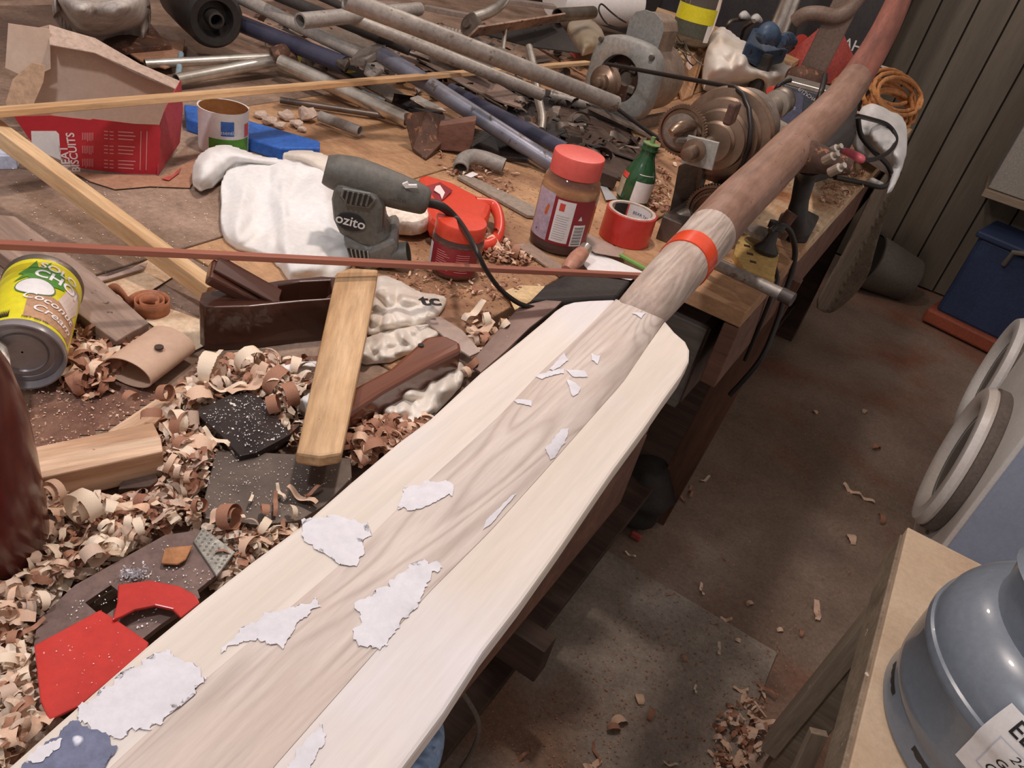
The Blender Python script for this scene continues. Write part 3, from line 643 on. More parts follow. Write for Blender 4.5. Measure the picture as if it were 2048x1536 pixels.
o = slab('tan_plank', [(592, 905), (598, 880), (672, 545), (700, 535), (757, 538), (754, 560), (735, 660), (684, 905), (640, 912)], .062, .014, TANW, bev=.003, ang=((640, 900), (715, 545))); tag(o, 'knotty tan offcut board leaning across the plane and the dark handle', 'board')
o = slab('pine_block', [(46, 898), (306, 844), (322, 876), (326, 902), (52, 962)], .038, .030, PINE_P, bev=.0015, ang=((50, 930), (320, 880))); tag(o, 'planed pine block lying among shavings beside the maroon bottle', 'wood block')
o = slab('thin_pine_lath', [(215, 862), (350, 772), (398, 752), (412, 766), (318, 838), (300, 858), (250, 880)], .016, .010, PINE_P, ang=((230, 860), (390, 770))); tag(o, 'thin pine lath half buried under curls behind the pine block', 'lath')
o = slab('small_pine_chip', [(222, 1008), (276, 1000), (278, 1016), (225, 1026)], .026, .006, PINE_P); tag(o, 'small flat pine offcut among the large pale curls', 'offcut')
o = slab('brown_block', [(258, 935), (312, 930), (316, 960), (300, 972), (236, 978)], .014, .012, DARKW); tag(o, 'small dark wood block in the shadow under the pine block', 'wood block')
# ------------------------------------------------------------------ dark metal pieces at the front
o = slab('dark_steel_plate', [(432, 900), (590, 908), (702, 916), (704, 955), (650, 1010), (600, 1040), (520, 1050), (410, 1036), (405, 1010)], .020, .006, DSTEEL, ang=((420, 960), (690, 960))); tag(o, 'flat dark steel plate under scattered shavings at the foot of the tan board', 'metal plate')
o = slab('black_speckled_plate', [(385, 822), (480, 780), (520, 792), (582, 868), (560, 880), (512, 905), (480, 912), (440, 868)], .026, .007, SPECK, bev=.001); tag(o, 'glossy black plate speckled with white dust under the curls', 'metal plate')
o = slab('brown_rough_block', [(552, 828), (592, 808), (600, 850), (580, 868)], .018, .012, RUSTY); tag(o, 'rough brown stone-like block between the black plate and the tan board', 'block')
# plane blade with slot, tip and red plastic
iron = thing('plane_iron', 'long dark brown plane iron with a slot, lying among shavings', 'plane iron', P(260, 1170))
outer = [(75, 1240), (150, 1170), (330, 1070), (400, 1060), (468, 1105), (432, 1150), (395, 1180), (400, 1195), (320, 1250), (180, 1360), (90, 1330), (68, 1290)]
slot = [(170, 1205), (222, 1170), (240, 1185), (232, 1215), (205, 1235)]
bm_t = [P(x, y, .024) for x, y in outer]
def slab_hole(name, out, hole, h, t, m, parent):
    me_b = bmesh.new(); layers = []
    for z in (0, -t):
        es = []
        for poly in (out, hole):
            vs = [me_b.verts.new(P(x, y, h) + Vector((0, 0, z))) for x, y in poly]
            es += [me_b.edges.new((vs[i], vs[(i + 1) % len(vs)])) for i in range(len(vs))]
        bmesh.ops.triangle_fill(me_b, edges=es, use_beauty=True); layers.append(es)
    for a, b in zip(*layers): me_b.faces.new((a.verts[0], a.verts[1], b.verts[1], b.verts[0]))
    g = G(); me_b.verts.index_update(); g.v = [v.co.copy() for v in me_b.verts]; g.f = [tuple(v.index for v in f.verts) for f in me_b.faces]; me_b.free()
    return ob(name, g, m, parent)
slab_hole('body', outer, slot, .024, .005, mat('brown_tool_steel', '6a5650', '7c665e', 10, rough=.5, metal=.3, bump=.1, speck=('e0cfc6', 120, .71)), iron)
slab('steel_tip', [(386, 1082), (405, 1053), (471, 1103), (433, 1152)], .0262, .003, ZINC, iron)
g = G()
for i in range(4):
    for j in range(7):
        u, v = (i + .5) / 4, (j + .5) / 7; x = 386 + 19 * u + 55 * v; y = 1082 - 28 * u + 60 * v
        c = P(x, y, .0264); q = .0013; g.add([c + Vector((-q, 0, 0)), c + Vector((0, -q, 0)), c + Vector((q, 0, 0)), c + Vector((0, q, 0)), c + Vector((0, 0, .0008))], [(0, 1, 4), (1, 2, 4), (2, 3, 4), (3, 0, 4)])
ob('dimples', g, ZINC, iron)
slab('sandpaper_scrap', [(330, 1095), (385, 1090), (372, 1118), (355, 1128), (322, 1126)], .029, .002, mat('brown_grit_paper', 'a5714a', 'b07c54', 40, rough=.9)); tag(bpy.data.objects['sandpaper_scrap'], 'small brown sandpaper scrap on the plane iron', 'sandpaper')
g = G()
rr = random.Random(3)
for k in range(110):
    x, y = 268 + rr.gauss(0, 15), 1148 + rr.gauss(0, 6); p = P(x, y, .026 + rr.random() * .004); s = .0016
    g.add([p + Vector((rr.uniform(-s, s), rr.uniform(-s, s), rr.uniform(-.002, .004))) for _ in range(4)], [(0, 1, 2), (0, 2, 3), (0, 3, 1), (1, 3, 2)])
o = ob('white_crumb_heap', g, PUTTY); tag(o, 'little heap of whitish dried filler crumbs on the plane iron', 'crumbs', kind='stuff')
o = slab('red_plastic_tab', [(68, 1290), (200, 1219), (232, 1238), (298, 1284), (292, 1300), (160, 1410), (98, 1440), (80, 1400)], .032, .003, REDTR, bev=.001); tag(o, 'bright red plastic sheet piece at the near corner by the oar blade', 'plastic piece')
arc = [(236, 1168), (300, 1160), (360, 1172), (392, 1190), (400, 1205), (362, 1235), (345, 1218), (310, 1210), (270, 1218), (243, 1232), (224, 1240), (234, 1205)]
o = slab('red_plastic_arc', arc, .035, .003, REDTR, bev=.001); tag(o, 'curved red plastic arc lying over the plane iron', 'plastic piece')
o = slab('steel_rod', [(-10, 1168), (92, 1166), (94, 1178), (-10, 1186)], .02, .007, STEEL); tag(o, 'dark steel bar poking in from the left edge below the maroon bottle', 'bar')
o = slab('brown_scraper_blade', [(1040, 612), (1092, 600), (1125, 602), (1112, 615), (1060, 655), (1012, 702), (962, 745), (938, 728), (985, 672)], .020, .004, mat('brown_blade', '6e5850', '7c665e', 14, rough=.35, metal=.5, speck=('cdbcb2', 60, .66)), ang=((950, 735), (1110, 605))); tag(o, 'brown steel blade tucked along the left edge of the oar', 'metal blade')
o = slab('clear_glove_tail', [(850, 640), (880, 632), (925, 660), (962, 702), (940, 712), (905, 690), (880, 665)], .02, .003, mat('cloudy_plastic', 'b8a498', 'a08a7e', 10, rough=.3)); tag(o, 'cloudy plastic strip knotted by the curls left of the oar shoulder', 'plastic strip')
o = slab('yellow_paper', [(1000, 585), (1040, 570), (1090, 572), (1075, 595), (1030, 620), (1020, 600)], .006, .001, mat('yellowish_paper', 'd8b888', 'e0c498', 8, rough=.8)); tag(o, 'yellowish paper scrap behind the oar shoulder', 'paper')
o = slab('dark_oily_rag', [(1060, 600), (1090, 570), (1140, 545), (1200, 552), (1262, 560), (1230, 598), (1180, 598), (1120, 605)], .018, .012, BLACKM, bev=.004); tag(o, 'dark oily rubber pad between the brown blade and the oar neck', 'pad')
# ================================================================== LEFT SIDE OF THE BENCH
# coconut cream can, lying on its side with the rim towards the eye
cb = P(42, 712, .045); r = SP(cb, 80)
far = P(82, 588, .047); ax = (far - cb); L = ax.length * 1.12
can = thing('coconut_cream_can', 'yellow tin of coconut cream lying on its side near the left edge', 'can', P(45, 770, 0))
M = axis_frame(cb, ax, Vector((.25, -.2, 1)))
ob('body', G().lathe([(r * .97, .004), (r * .985, .008), (r * .985, L - .006), (r * .97, L - .002)], 64, cap=False), YEL, can, M, smooth=True, local=True)
o = ob('end_rim', G().lathe([(.001, .006), (r * .55, .006), (r * .57, .004), (r * .60, .006), (r * .72, .006), (r * .74, .004), (r * .9, .006), (r * .93, .001), (r * .96, -.003), (r * 1.0, -.003), (r * 1.015, .001), (r * 1.0, .006), (r * .98, .008)], 64, cap=False), mat('tin_end', 'a8a2a2', '928c8e', 6, rough=.3, metal=.45, bump=.03), can, M, smooth=True, local=True); o['label'] = 'plain metal end with ridges'
ob('end_rim', G().lathe([(r * .97, L - .006), (r * 1.015, L - .002), (r * 1.015, L + .003), (r * .97, L + .003), (.001, L)], 48), STEEL, can, M, smooth=True, local=True)
Rw = r * .985 + .0006
def lpatch(pol, m, name, dz=0):
    """printed shape on the label: polygon in (angle*R, z), wrapped round the can"""
    bm = bmesh.new(); vs = [bm.verts.new((x, y, 0)) for x, y in pol]; bm.faces.new(vs)
    bmesh.ops.triangulate(bm, faces=bm.faces[:]); bmesh.ops.subdivide_edges(bm, edges=bm.edges[:], cuts=4, use_grid_fill=True)
    g = G(); bm.verts.index_update()
    g.v = [Vector(((Rw + dz) * math.cos(v.co.x / Rw), (Rw + dz) * math.sin(v.co.x / Rw), v.co.y)) for v in bm.verts]; g.f = [tuple(v.index for v in f.verts) for f in bm.faces]; bm.free()
    return ob(name, g, m, can, M, local=True)
u = r
lpatch([(.10 * u, .012), (1.5 * u, .012), (1.5 * u, L * .40), (.6 * u, L * .45), (.05 * u, L * .5)], BRNP, 'label_print')
lpatch([(.75 * u, L * .45), (1.2 * u, L * .35), (1.5 * u, L * .55), (1.4 * u, L * .8), (1.0 * u, L * .75)], mat('pale_pink_print', 'd8c4b8', rough=.5), 'label_print', .0001)
fr = [(-.35 * u, L * .72), (-.15 * u, L * .80), (.0, L * .92), (.1 * u, L * .80), (.35 * u, L * .93), (.32 * u, L * .8), (.72 * u, L * .85), (.85 * u, L * .62), (.5 * u, L * .58), (.1 * u, L * .60), (-.1 * u, L * .66), (-.4 * u, L * .60), (-.2 * u, L * .70)]
lpatch(fr, GRN, 'label_print', .0002)
el = [((-.32 + .48 * (1 + math.cos(a)) ) * u, L * (.52 + .13 * math.sin(a) * (1 if math.sin(a) > 0 else .9))) for a in [2 * math.pi * k / 26 for k in range(26)]]
lpatch(el, mat('label_outline_green', '56764a', rough=.5), 'label_print', .0003)
el = [(.16 * u + (x - .16 * u) * .93, L * .52 + (y - L * .52) * .9) for x, y in el]; lpatch(el, WHT, 'label_print', .0004)
sh_ = [(-.45 * u + k * .02 * u, L * (.10 + (.09 if k % 2 else 0))) for k in range(12)] + [(-.2 * u, L * .09), (-.45 * u, L * .09)]
lpatch(sh_, INK, 'label_print', .0002)
ROT = -.12
text('SOLO', .0155, WHT, M, can, wrap=round_wrap(Rw + .0007, .62, L * .83, ROT), bold=.02)
text('CHOI', .0190, WHT, M, can, wrap=round_wrap(Rw + .0007, .66, L * .70, ROT), bold=.025)
text('Coconut', .0150, WHT, M, can, wrap=round_wrap(Rw + .0007, .62, L * .36, ROT), shear=.25, bold=.01)
text('Cream', .0155, WHT, M, can, wrap=round_wrap(Rw + .0007, .78, L * .22, ROT), shear=.25, bold=.01)
text('NET 400 ML', .0045, INK, M, can, name='small_print', wrap=round_wrap(Rw + .0007, .38, L * .085, 0))
# maroon bottle at the left edge
mb = P(-42, 1130, 0)
mbt = thing('maroon_bottle', 'big dark maroon glossy bottle standing at the left edge of the photo', 'bottle', mb)
r = .050
turned('body', [(r * .9, 0), (r, .006), (r * 1.0, .10), (r * .98, .14), (r * .88, .175), (r * .68, .205), (r * .45, .225), (r * .36, .235), (.001, .236)], MAROON, mb, parent=mbt, seg=56)
turned('neck', [(r * .36, .232), (r * .34, .26), (.001, .262)], MAROON, mb, parent=mbt)
o = cloth('white_tissue', [(-30, 668), (0, 672), (14, 690), (22, 740), (26, 765), (12, 768), (-4, 735), (-30, 720)], .05, .012, FOAM, step=5, fall=10, edge=.0, drop=False); tag(o, 'scrap of white tissue sticking in at the left edge against the tin', 'tissue')
# biscuit packet : red card box lying open, torn kraft liner rising behind
bxt = thing('biscuit_packet', 'torn red biscuit packet standing open with its kraft inside showing', 'packet', P(170, 345, 0))
Bf = P(160, 345, 0)
def vwall(name, poly, B, m, th=.0012, off=0):
    w = Vector((-B.x, -B.y, 0)).normalized()
    p = [PV(x, y, B) + w * off for x, y in poly]
    return ob(name, G().prism(p, [v - w * th for v in p]), m, bxt)
vwall('front_face', [(28, 233), (100, 231), (180, 240), (186, 238), (268, 248), (318, 250), (322, 262), (316, 352), (270, 349), (163, 337), (60, 280)], Bf, REDC)
Br = P(316, 352, 0); Bq = P(362, 300, 0)
def tri_h(px, py, A, B_):
    """point on the upright plane through A and B_"""
    n = (B_ - A).cross(Vector((0, 0, 1))).normalized(); r_ = w_of(Vector((px - 1024, py - 768, F))); t = (A - EYE).dot(n) / r_.dot(n); return EYE + r_ * t
sd = [tri_h(x, y, Br, Bq) for x, y in [(316, 352), (320, 250), (332, 215), (345, 190), (362, 160), (366, 215), (360, 285)]]
nn = (Bq - Br).cross(Vector((0, 0, 1))).normalized()
o = ob('side_face', G().prism(sd, [v + nn * .001 * (1 if nn.x < 0 else -1) for v in sd]), mat('red_card_side', 'b8424a', 'a83a42', 5, rough=.5), bxt)
Bb = P(215, 262, 0)
vwall('back_face', [(40, 232), (60, 60), (100, 50), (190, 78), (280, 130), (358, 165), (350, 182), (330, 215), (318, 262), (200, 262)], Bb, KRAFT)
vwall('torn_flap', [(12, 128), (18, 40), (100, 52), (102, 130), (60, 150)], Bb, KRAFT, off=.02)
vwall('torn_flap', [(14, 190), (28, 145), (66, 112), (92, 118), (88, 150), (64, 205), (20, 206)], Bb, mat('light_kraft', 'd8b494', 'c8a484', 5, rough=.8), off=.035)
fe = [PV(x, y, Bb) for x, y in [(98, 50), (190, 76), (280, 128), (360, 162), (356, 170), (276, 138), (188, 94), (100, 78)]]
w_ = Vector((-Bb.x, -Bb.y, 0)).normalized(); fe2 = [v + w_ * (.0 if i < 4 else .03) for i, v in enumerate(fe)]
ob('folded_edge', G().prism(fe2, [v - Vector((0, 0, .0012)) for v in fe2]), mat('folded_card_edge', 'b49c8c', 'c4ac9a', 6, rough=.8), bxt)
Mf = face_frame(Bf)
def ftxt(s, px, py, size, m, rot=0, off=.0006, name='lettering', **k):
    w = Vector((-Bf.x, -Bf.y, 0)).normalized(); o_ = PV(px, py, Bf) + w * off
    return text(s, size, m, face_frame(Bf, o_) @ Matrix.Rotation(rot, 4, 'Z'), bxt, name=name, **k)
ftxt('MEAT', 131, 318, .016, WPRINT, math.pi / 2 + .05, bold=.02); ftxt('BISCUITS', 147, 305, .015, WPRINT, math.pi / 2 + .05, bold=.02)
vwall('nutrition_panel', [(62, 262), (112, 262), (118, 268), (122, 320), (64, 296)], Bf, WHT, .0004, .0006)
rr = random.Random(5)
w = Vector((-Bf.x, -Bf.y, 0)).normalized()
def fline(x0, y0, x1, y1, hpx=2.2, m=PPRINT, g=None):
    a, b = PV(x0, y0, Bf) + w * .0007, PV(x1, y1, Bf) + w * .0007; d = Vector((0, 0, SP(a, hpx) / 2)); n_ = (b - a).normalized().cross(w) * SP(a, hpx) / 2
    g.add([a - n_, b - n_, b + n_, a + n_], [(0, 1, 2, 3)])
g = G()
for k in range(7):
    x = 165 + k * 3.4
    for q in range(3): fline(x, 335 - q * 26 - rr.random() * 4, x, 335 - q * 26 - 18, 1.3, g=g)
for row in range(11):
    y = 262 + row * 7.2
    if row in (3, 7): continue
    fline(208, y, 216, y + .8, 2.2, g=g); fline(219, y + 1, 227, y + 1.6, 2.2, g=g)
    fline(236, y + 1, 266 + rr.random() * 6, y + 3, 2.6, g=g)
for k in range(2): fline(282 + 12 * k, 262, 280 + 12 * k, 340, 1.6, WPRINT, g)
ob('small_print', g, PPRINT, bxt)
o = slab('brown_paper', [(150, 345), (320, 352), (420, 300), (380, 375), (300, 372), (230, 378), (180, 362)], .003, .0012, KRAFTD); tag(o, 'sheet of brown paper lying under the red biscuit packet', 'paper')
o = slab('red_paper_edge', [(322, 356), (345, 350), (362, 334), (358, 345), (338, 360)], .006, .0012, RTRI); tag(o, 'torn red paper scrap to the right of the biscuit packet', 'paper')
o = slab('small_white_packet', [(-10, 262), (28, 262), (40, 280), (36, 300), (30, 312), (-10, 312)], .02, .02, mat('bluish_white_card', 'c8ccdc', 'b8c0d4', 5, rough=.5)); tag(o, 'pale bluish packet behind the crossing battens at the left edge', 'packet')
# tin with white label
def tin():
    b = P(447, 298, 0); r = SP(b, 47); h = top_h(447, 298, 214)
    t = thing('paint_tin', 'open rusty tin with white ribbed label, standing left of the white cloth', 'tin', b)
    pr = [(r * .96, 0), (r, .003), (r, h * .12)] + [(r * (1 - .012 * (k % 2)), h * (.14 + .62 * k / 14)) for k in range(15)] + [(r, h * .80), (r, h * .96), (r * 1.02, h), (r * .97, h), (r * .95, h * .92), (r * .95, h * .55)]
    turned('body', pr, WHT, b, parent=t, seg=48, cap=False); turned('contents', [(r * .945, h * .56), (r * .5, h * .60), (.001, h * .58)], RUSTY, b, parent=t, cap=False)
    turned('inner_wall', [(r * .945, h * .5), (r * .945, h * .995)], mat('rusty_tin_inside', 'a0683c', 'c8905c', 14, rough=.4, metal=.5), b, parent=t, cap=False)
    M = axis_frame(b, (0, 0, 1)); patch('green_print', r * 1.005, -.6, 1.25, .004, h * .42, GRN, M, t); patch('blue_emblem', r * 1.008, -.10, .42, h * .50, h * .83, BLU, M, t)
    patch('red_print', r * 1.006, .95, 1.3, h * .45, h * .75, REDL, M, t)
    text('essential', .0095, WHT, M, t, wrap=round_wrap(r * 1.013, .16, h * .58))
    return t
tin()
o = slab('blue_tray', [(368, 208), (400, 212), (640, 282), (640, 296), (560, 296), (372, 236)], .024, .024, BLU, bev=.003); tag(o, 'bright blue plastic tray running behind the white-label tin', 'tray')
# crumbled plaster
g = G(); rr = random.Random(9)
def chunk(name, x, y, w, hh, m, seed, label=None, cat='plaster lump', group=None, h=0):
    p = P(x, y, h); s = SP(p, w) / 2; bm = bmesh.new(); bmesh.ops.create_icosphere(bm, subdivisions=2, radius=s)
    for v in bm.verts:
        v.co.z *= hh; v.co += noise.noise_vector(v.co / s * 1.1 + Vector((seed, 0, 0))) * s * .45
    lo = min(v.co.z for v in bm.verts); q = G(); bm.verts.index_update(); q.v = [v.co + p - Vector((0, 0, lo)) for v in bm.verts]; q.f = [tuple(v.index for v in f.verts) for f in bm.faces]; bm.free()
    o = ob(name, q, m); return tag(o, label, cat, group)
PL = mat('plaster_lump', 'cdb8a8', 'bca494', 20, rough=.95, bump=.5)
chunk('plaster_lump', 614, 243, 38, .7, PL, 1, 'squarish pale lump of dried plaster between grey pipe and blue tray')
for i, (x, y, w) in enumerate([(522, 236, 26), (538, 250, 30), (572, 240, 34), (560, 258, 24), (592, 256, 26), (604, 264, 18)]): chunk('plaster_lump', x, y, w, .45, PL, i + 5, ['small crumbly plaster lump nearest the white-label tin', 'flat crumbly plaster lump second from the white-label tin', 'largest crumbly plaster lump in the middle of the row', 'crumbly plaster lump touching the blue tray edge', 'crumbly plaster lump left of the squarish one', 'smallest crumbly plaster lump in front of the squarish one'][i], group='crumbly plaster lumps behind the tray')
# wheel at the top
wb_ = P(402, 95, .075); wr = SP(wb_, 92)
wc = P(418, 40, .10)
wh = thing('rubber_wheel', 'fat black rubber wheel lying at the top left behind the packet', 'wheel', P(400, 98, 0))
axw = (P(440, 36, .11) - P(330, 30, .12)).normalized()
fcw = P(432, 40, .10); wr = SP(fcw, 58); ww = .20; axw = Vector((.93, -.36, -.04)).normalized()
Mw = axis_frame(fcw - axw * ww, axw)
ob('tyre', G().lathe([(wr * .5, 0), (wr * .85, -.004), (wr, .012), (wr * 1.02, ww * .5), (wr, ww - .012), (wr * .86, ww), (wr * .62, ww - .002), (wr * .58, ww - .02), (wr * .5, ww - .03)], 48), BLACK, wh, Mw, smooth=True, local=True)
ob('rim', G().lathe([(wr * .58, ww - .03), (wr * .3, ww - .024), (wr * .27, ww + .004), (wr * .20, ww + .005), (wr * .19, ww - .03), (.001, ww - .03)], 40, cap=False), mat('black_hub', '2c2825', '38332f', rough=.5), wh, Mw, smooth=True, local=True)
o = cloth('grey_sack', [(86, -20), (130, 40), (152, 66), (200, 80), (290, 50), (300, 20), (300, -30)], .02, .10, mat('greyish_sack', 'cbc3bb', 'b4aaa2', 14, rough=.95, bump=.6, c3='8e8074', s3=12), step=12, fall=40, freq=.014, fold=.3, edge=0, lift=.1); tag(o, 'pale grey dusty sack behind the biscuit packet by the black wheel', 'sack')
o = slab('rust_board', [(205, 75), (300, 45), (320, 70), (345, 90), (250, 98), (215, 92)], .03, .012, RUSTY); tag(o, 'rust-brown board in front of the grey sack', 'board')
o = slab('cardboard_flat', [(250, 100), (370, 78), (365, 108), (352, 128), (330, 135), (280, 120)], .02, .004, KRAFTD); tag(o, 'dusty brown card flap beside the chrome tube ends', 'card')
o = ob('blue_clip', G().tube([P(355, 160, .01), P(362, 108, .03)], .006, 10), mat('pale_blue_clip', '8098a0', '90a8b0', rough=.5), smooth=True); tag(o, 'pale blue plastic clip standing against the chrome tube', 'clip')
# papers and coil near the battens
o = slab('sandpaper_sheet', [(202, 566), (298, 518), (360, 544), (300, 582), (240, 600)], .004, .001, mat('cream_abrasive_sheet', 'dcc0a0', 'c8a888', 40, rough=.9)); tag(o, 'cream sandpaper sheet flat on the bench left of the batten end', 'sandpaper')
o = slab('sandpaper_sheet', [(290, 640), (332, 614), (405, 640), (410, 690), (380, 705), (330, 668)], .004, .001, mat('cream_abrasive_sheet_two', 'e4ccae', 'd8ba9a', 40, rough=.9)); tag(o, 'cream sandpaper sheet between the card tube and the wooden plane', 'sandpaper')
o = slab('card_leaf', [(140, 552), (215, 552), (296, 524), (288, 536), (200, 562)], .010, .002, mat('grey_brown_leaf', 'a48c80', 'b49c90', 8)); tag(o, 'grey leaf of torn paper on the cream sandpaper', 'paper')
g = G()
c = P(302, 610, .012); 
for w in range(1):
    vs = []; N_ = 90
    for k in range(N_):
        a = k / N_ * 6.28 * 2.6; rad = .008 + .018 * k / N_ * .8; zz = 0
        p = c + Vector((rad * math.cos(a), rad * math.sin(a), 0)); vs += [p + Vector((0, 0, -.010)), p + Vector((0, 0, .008))]
    for k in range(12):
        a = 6.28 * 2.6; q = vs[2 * N_ - 1]; d = P(246, 600, .0) - c; pp = c + Vector((.0225 * math.cos(a), .0225 * math.sin(a), 0)) + Vector((d.x, d.y, 0)) * (k + 1) / 12 * .8 + Vector((0, 0, .010 * math.sin(k / 11 * math.pi))); vs += [pp + Vector((0, 0, -.008)), pp + Vector((0, 0, .006))]
g.v = vs; g.f = [(2 * k, 2 * k + 2, 2 * k + 3, 2 * k + 1) for k in range(len(vs) // 2 - 1)]
o = ob('veneer_coil', g, mat('orange_brown_veneer', 'a8694a', 'bb7c5a', 20, rough=.5), smooth=180, solid=.0006); tag(o, 'tight coil of orange-brown veneer on the cream sandpaper', 'veneer coil')
# card tube, flattened
ct = thing('card_tube', 'flattened tan cardboard tube lying in front of the wooden plane', 'cardboard tube', P(290, 730, 0))
a, b = P(254, 748, .018), P(345, 682, .018); Lt = (b - a).length; wd_ = SP(a, 55)
g = G(); rg = []
for s_ in (0, 1):
    for z in ((0, Lt) if s_ == 0 else (Lt, 0)):
        k_ = 1 - .05 * s_
        rg.append([Vector((z, wd_ * k_ * math.cos(t), .017 * k_ * math.sin(t) * (1 if math.sin(t) > 0 else .8))) for t in [2 * math.pi * q / 40 for q in range(40)]])
g.rings(rg, close=True, cap=False); ob('tube', g, TUBEC, ct, long_frame(a, b), smooth=True, local=True)
hx = P(318, 694, .036); ob('punched_hole', G().lathe([(.0045, -.001), (.0045, .0006), (.001, .0006)], 16), DARKW, ct, axis_frame(hx, (0, 0, 1)), local=True)
# wooden smoothing plane
pl = thing('wooden_plane', 'dark varnished coffin-shaped wooden hand plane with open mouth', 'hand plane', P(540, 700, 0))
ph = .055
topo = [(398, 603), (402, 590), (440, 582), (520, 572), (600, 556), (672, 552), (676, 575), (668, 600), (560, 606), (470, 612), (412, 612)]
topo = [(398, 604), (404, 584), (470, 574), (560, 560), (640, 552), (690, 556), (700, 580), (690, 596), (600, 602), (500, 612), (430, 614), (408, 612)]
mouth = [(556, 570), (600, 563), (660, 560), (664, 585), (650, 596), (560, 601)]
# body as an open box: walls round the mouth
me_b = bmesh.new(); lay = []
hb = 0.058
for z in (hb, .001):
    es = []
    for poly in (topo, mouth):
        k_ = 1
        vs = [me_b.verts.new(P(x, y, hb) + Vector((0, 0, z - hb))) for x, y in poly]; es += [me_b.edges.new((vs[i], vs[(i + 1) % len(vs)])) for i in range(len(vs))]
    bmesh.ops.triangle_fill(me_b, edges=es, use_beauty=True); lay.append(es)
for a, b in zip(*lay): me_b.faces.new((a.verts[0], a.verts[1], b.verts[1], b.verts[0]))
g = G(); me_b.verts.index_update(); g.v = [v.co.copy() for v in me_b.verts]; g.f = [tuple(v.index for v in f.verts) for f in me_b.faces]; me_b.free()
a, b = P(420, 600, hb), P(680, 570, hb); ob('body', g, WALN, pl, long_frame(Vector((a.x, a.y, ZB)), Vector((b.x, b.y, ZB))), .0015)
bar('wedge', (424, 534, .090), (560, 604, .048), (60, 52), .014, WALN, pl, bev=.003, roll=.25)
bar('iron', (434, 524, .094), (560, 594, .058), (46, 44), .004, WALN, pl, roll=.25)
# brown wooden handle lying to the right of the tan board
hd = thing('wooden_mallet_handle', 'glossy brown shaped wooden tool body right of the tan board', 'wooden tool', P(810, 780, 0))
o = slab('body', [(640, 838, .044), (700, 778, .044), (780, 735, .044), (852, 672, .046), (888, 668, .046), (922, 684, .045), (924, 700, .044), (860, 730, .045), (770, 780, .045), (700, 826, .044)], .044, .036, MALW, hd, bev=.005, ang=((700, 800), (900, 690)))
turned('peg', [(.0035, 0), (.0035, .001), (.001, .001)], INK, P(842, 691, .0455), parent=hd, seg=16)
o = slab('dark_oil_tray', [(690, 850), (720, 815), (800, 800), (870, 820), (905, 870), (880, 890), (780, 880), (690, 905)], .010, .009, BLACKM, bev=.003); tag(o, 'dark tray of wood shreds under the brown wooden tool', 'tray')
# white cloths and plastic
wc = thing('white_cloth', 'rumpled white cotton cloth spread beside the power sander', 'cloth', P(560, 430, 0))
cloth('cloth_sheet', [(440, 372), (452, 340), (470, 318), (540, 322), (600, 312), (650, 330), (668, 360), (676, 430), (702, 480), (722, 505), (690, 540), (668, 556), (575, 556), (556, 520), (520, 500), (475, 490), (448, 470), (440, 430), (445, 400)], 0, .026, CANV, wc, step=5, fall=26, freq=.0075, fold=.9, seed=3, sub=1, lift=.018, crisp=.30, edge=.004)
cloth('cloth_fold', [(384, 362), (386, 322), (412, 296), (450, 286), (480, 296), (520, 312), (575, 318), (560, 330), (470, 328), (445, 345), (425, 368), (400, 378)], .008, .026, CANV, wc, step=5, fall=22, freq=.008, fold=.3, seed=6, sub=1, lift=.02, edge=.004)
cloth('cloth_fold', [(555, 306), (600, 297), (650, 305), (672, 325), (668, 400), (655, 395), (640, 345), (600, 326)], .006, .022, CANV2, wc, step=5, fall=16, freq=.016, fold=.5, seed=9, sub=1, lift=.02, edge=.004)
o = cloth('white_plastic_bag', [(752, 545), (800, 560), (838, 585), (892, 590), (893, 606), (868, 640), (800, 655), (735, 668), (728, 640), (742, 600)], .002, .018, BAG, step=5, fall=14, freq=.013, seed=11, crisp=.9, fold=.7, edge=.004); tag(o, 'crumpled white printed plastic bag right of the tan board', 'bag')
bagp = P(853, 612, .035); text('tc', .034, INK, Matrix.Translation(P(860, 602, .045)) @ Matrix.Rotation(.9, 4, 'Z'), o, bold=.04)
o = cloth('white_plastic_bag', [(700, 690), (770, 660), (840, 650), (900, 640), (905, 668), (850, 690), (780, 722), (730, 726), (695, 712)], .001, .016, BAG, step=5, fall=12, freq=.016, seed=19, crisp=.9, fold=.8, edge=.003); tag(o, 'creased white wrapping behind the brown wooden tool', 'bag')
o = cloth('white_plastic_bag', [(744, 820), (780, 790), (830, 765), (880, 745), (925, 715), (932, 760), (860, 836), (800, 880), (778, 850)], .004, .018, BAG, step=5, fall=14, freq=.014, seed=27, crisp=.9, fold=.8, edge=.003); tag(o, 'folded white plastic bag tucked between brown tool and oar blade', 'bag')
o = cloth('paper_towel', [(548, 740), (560, 728), (600, 722), (650, 722), (650, 750), (600, 752)], .012, .010, CANV, step=6, fall=10, seed=31); tag(o, 'white paper towel scrap under curls left of the tan board', 'paper towel')
o = cloth('paper_towel', [(592, 800), (640, 775), (640, 800), (618, 815)], .012, .010, CANV, step=5, fall=10, seed=33); tag(o, 'small white paper corner against the tan board edge', 'paper towel')
chunk('grey_crumb_lump', 710, 912, 32, .6, mat('crusty_grey', 'cfc6c0', 'a89c94', 60, rough=.95, bump=.9), 3, 'crusty grey crumb lump between steel plate and oar blade', 'lump')
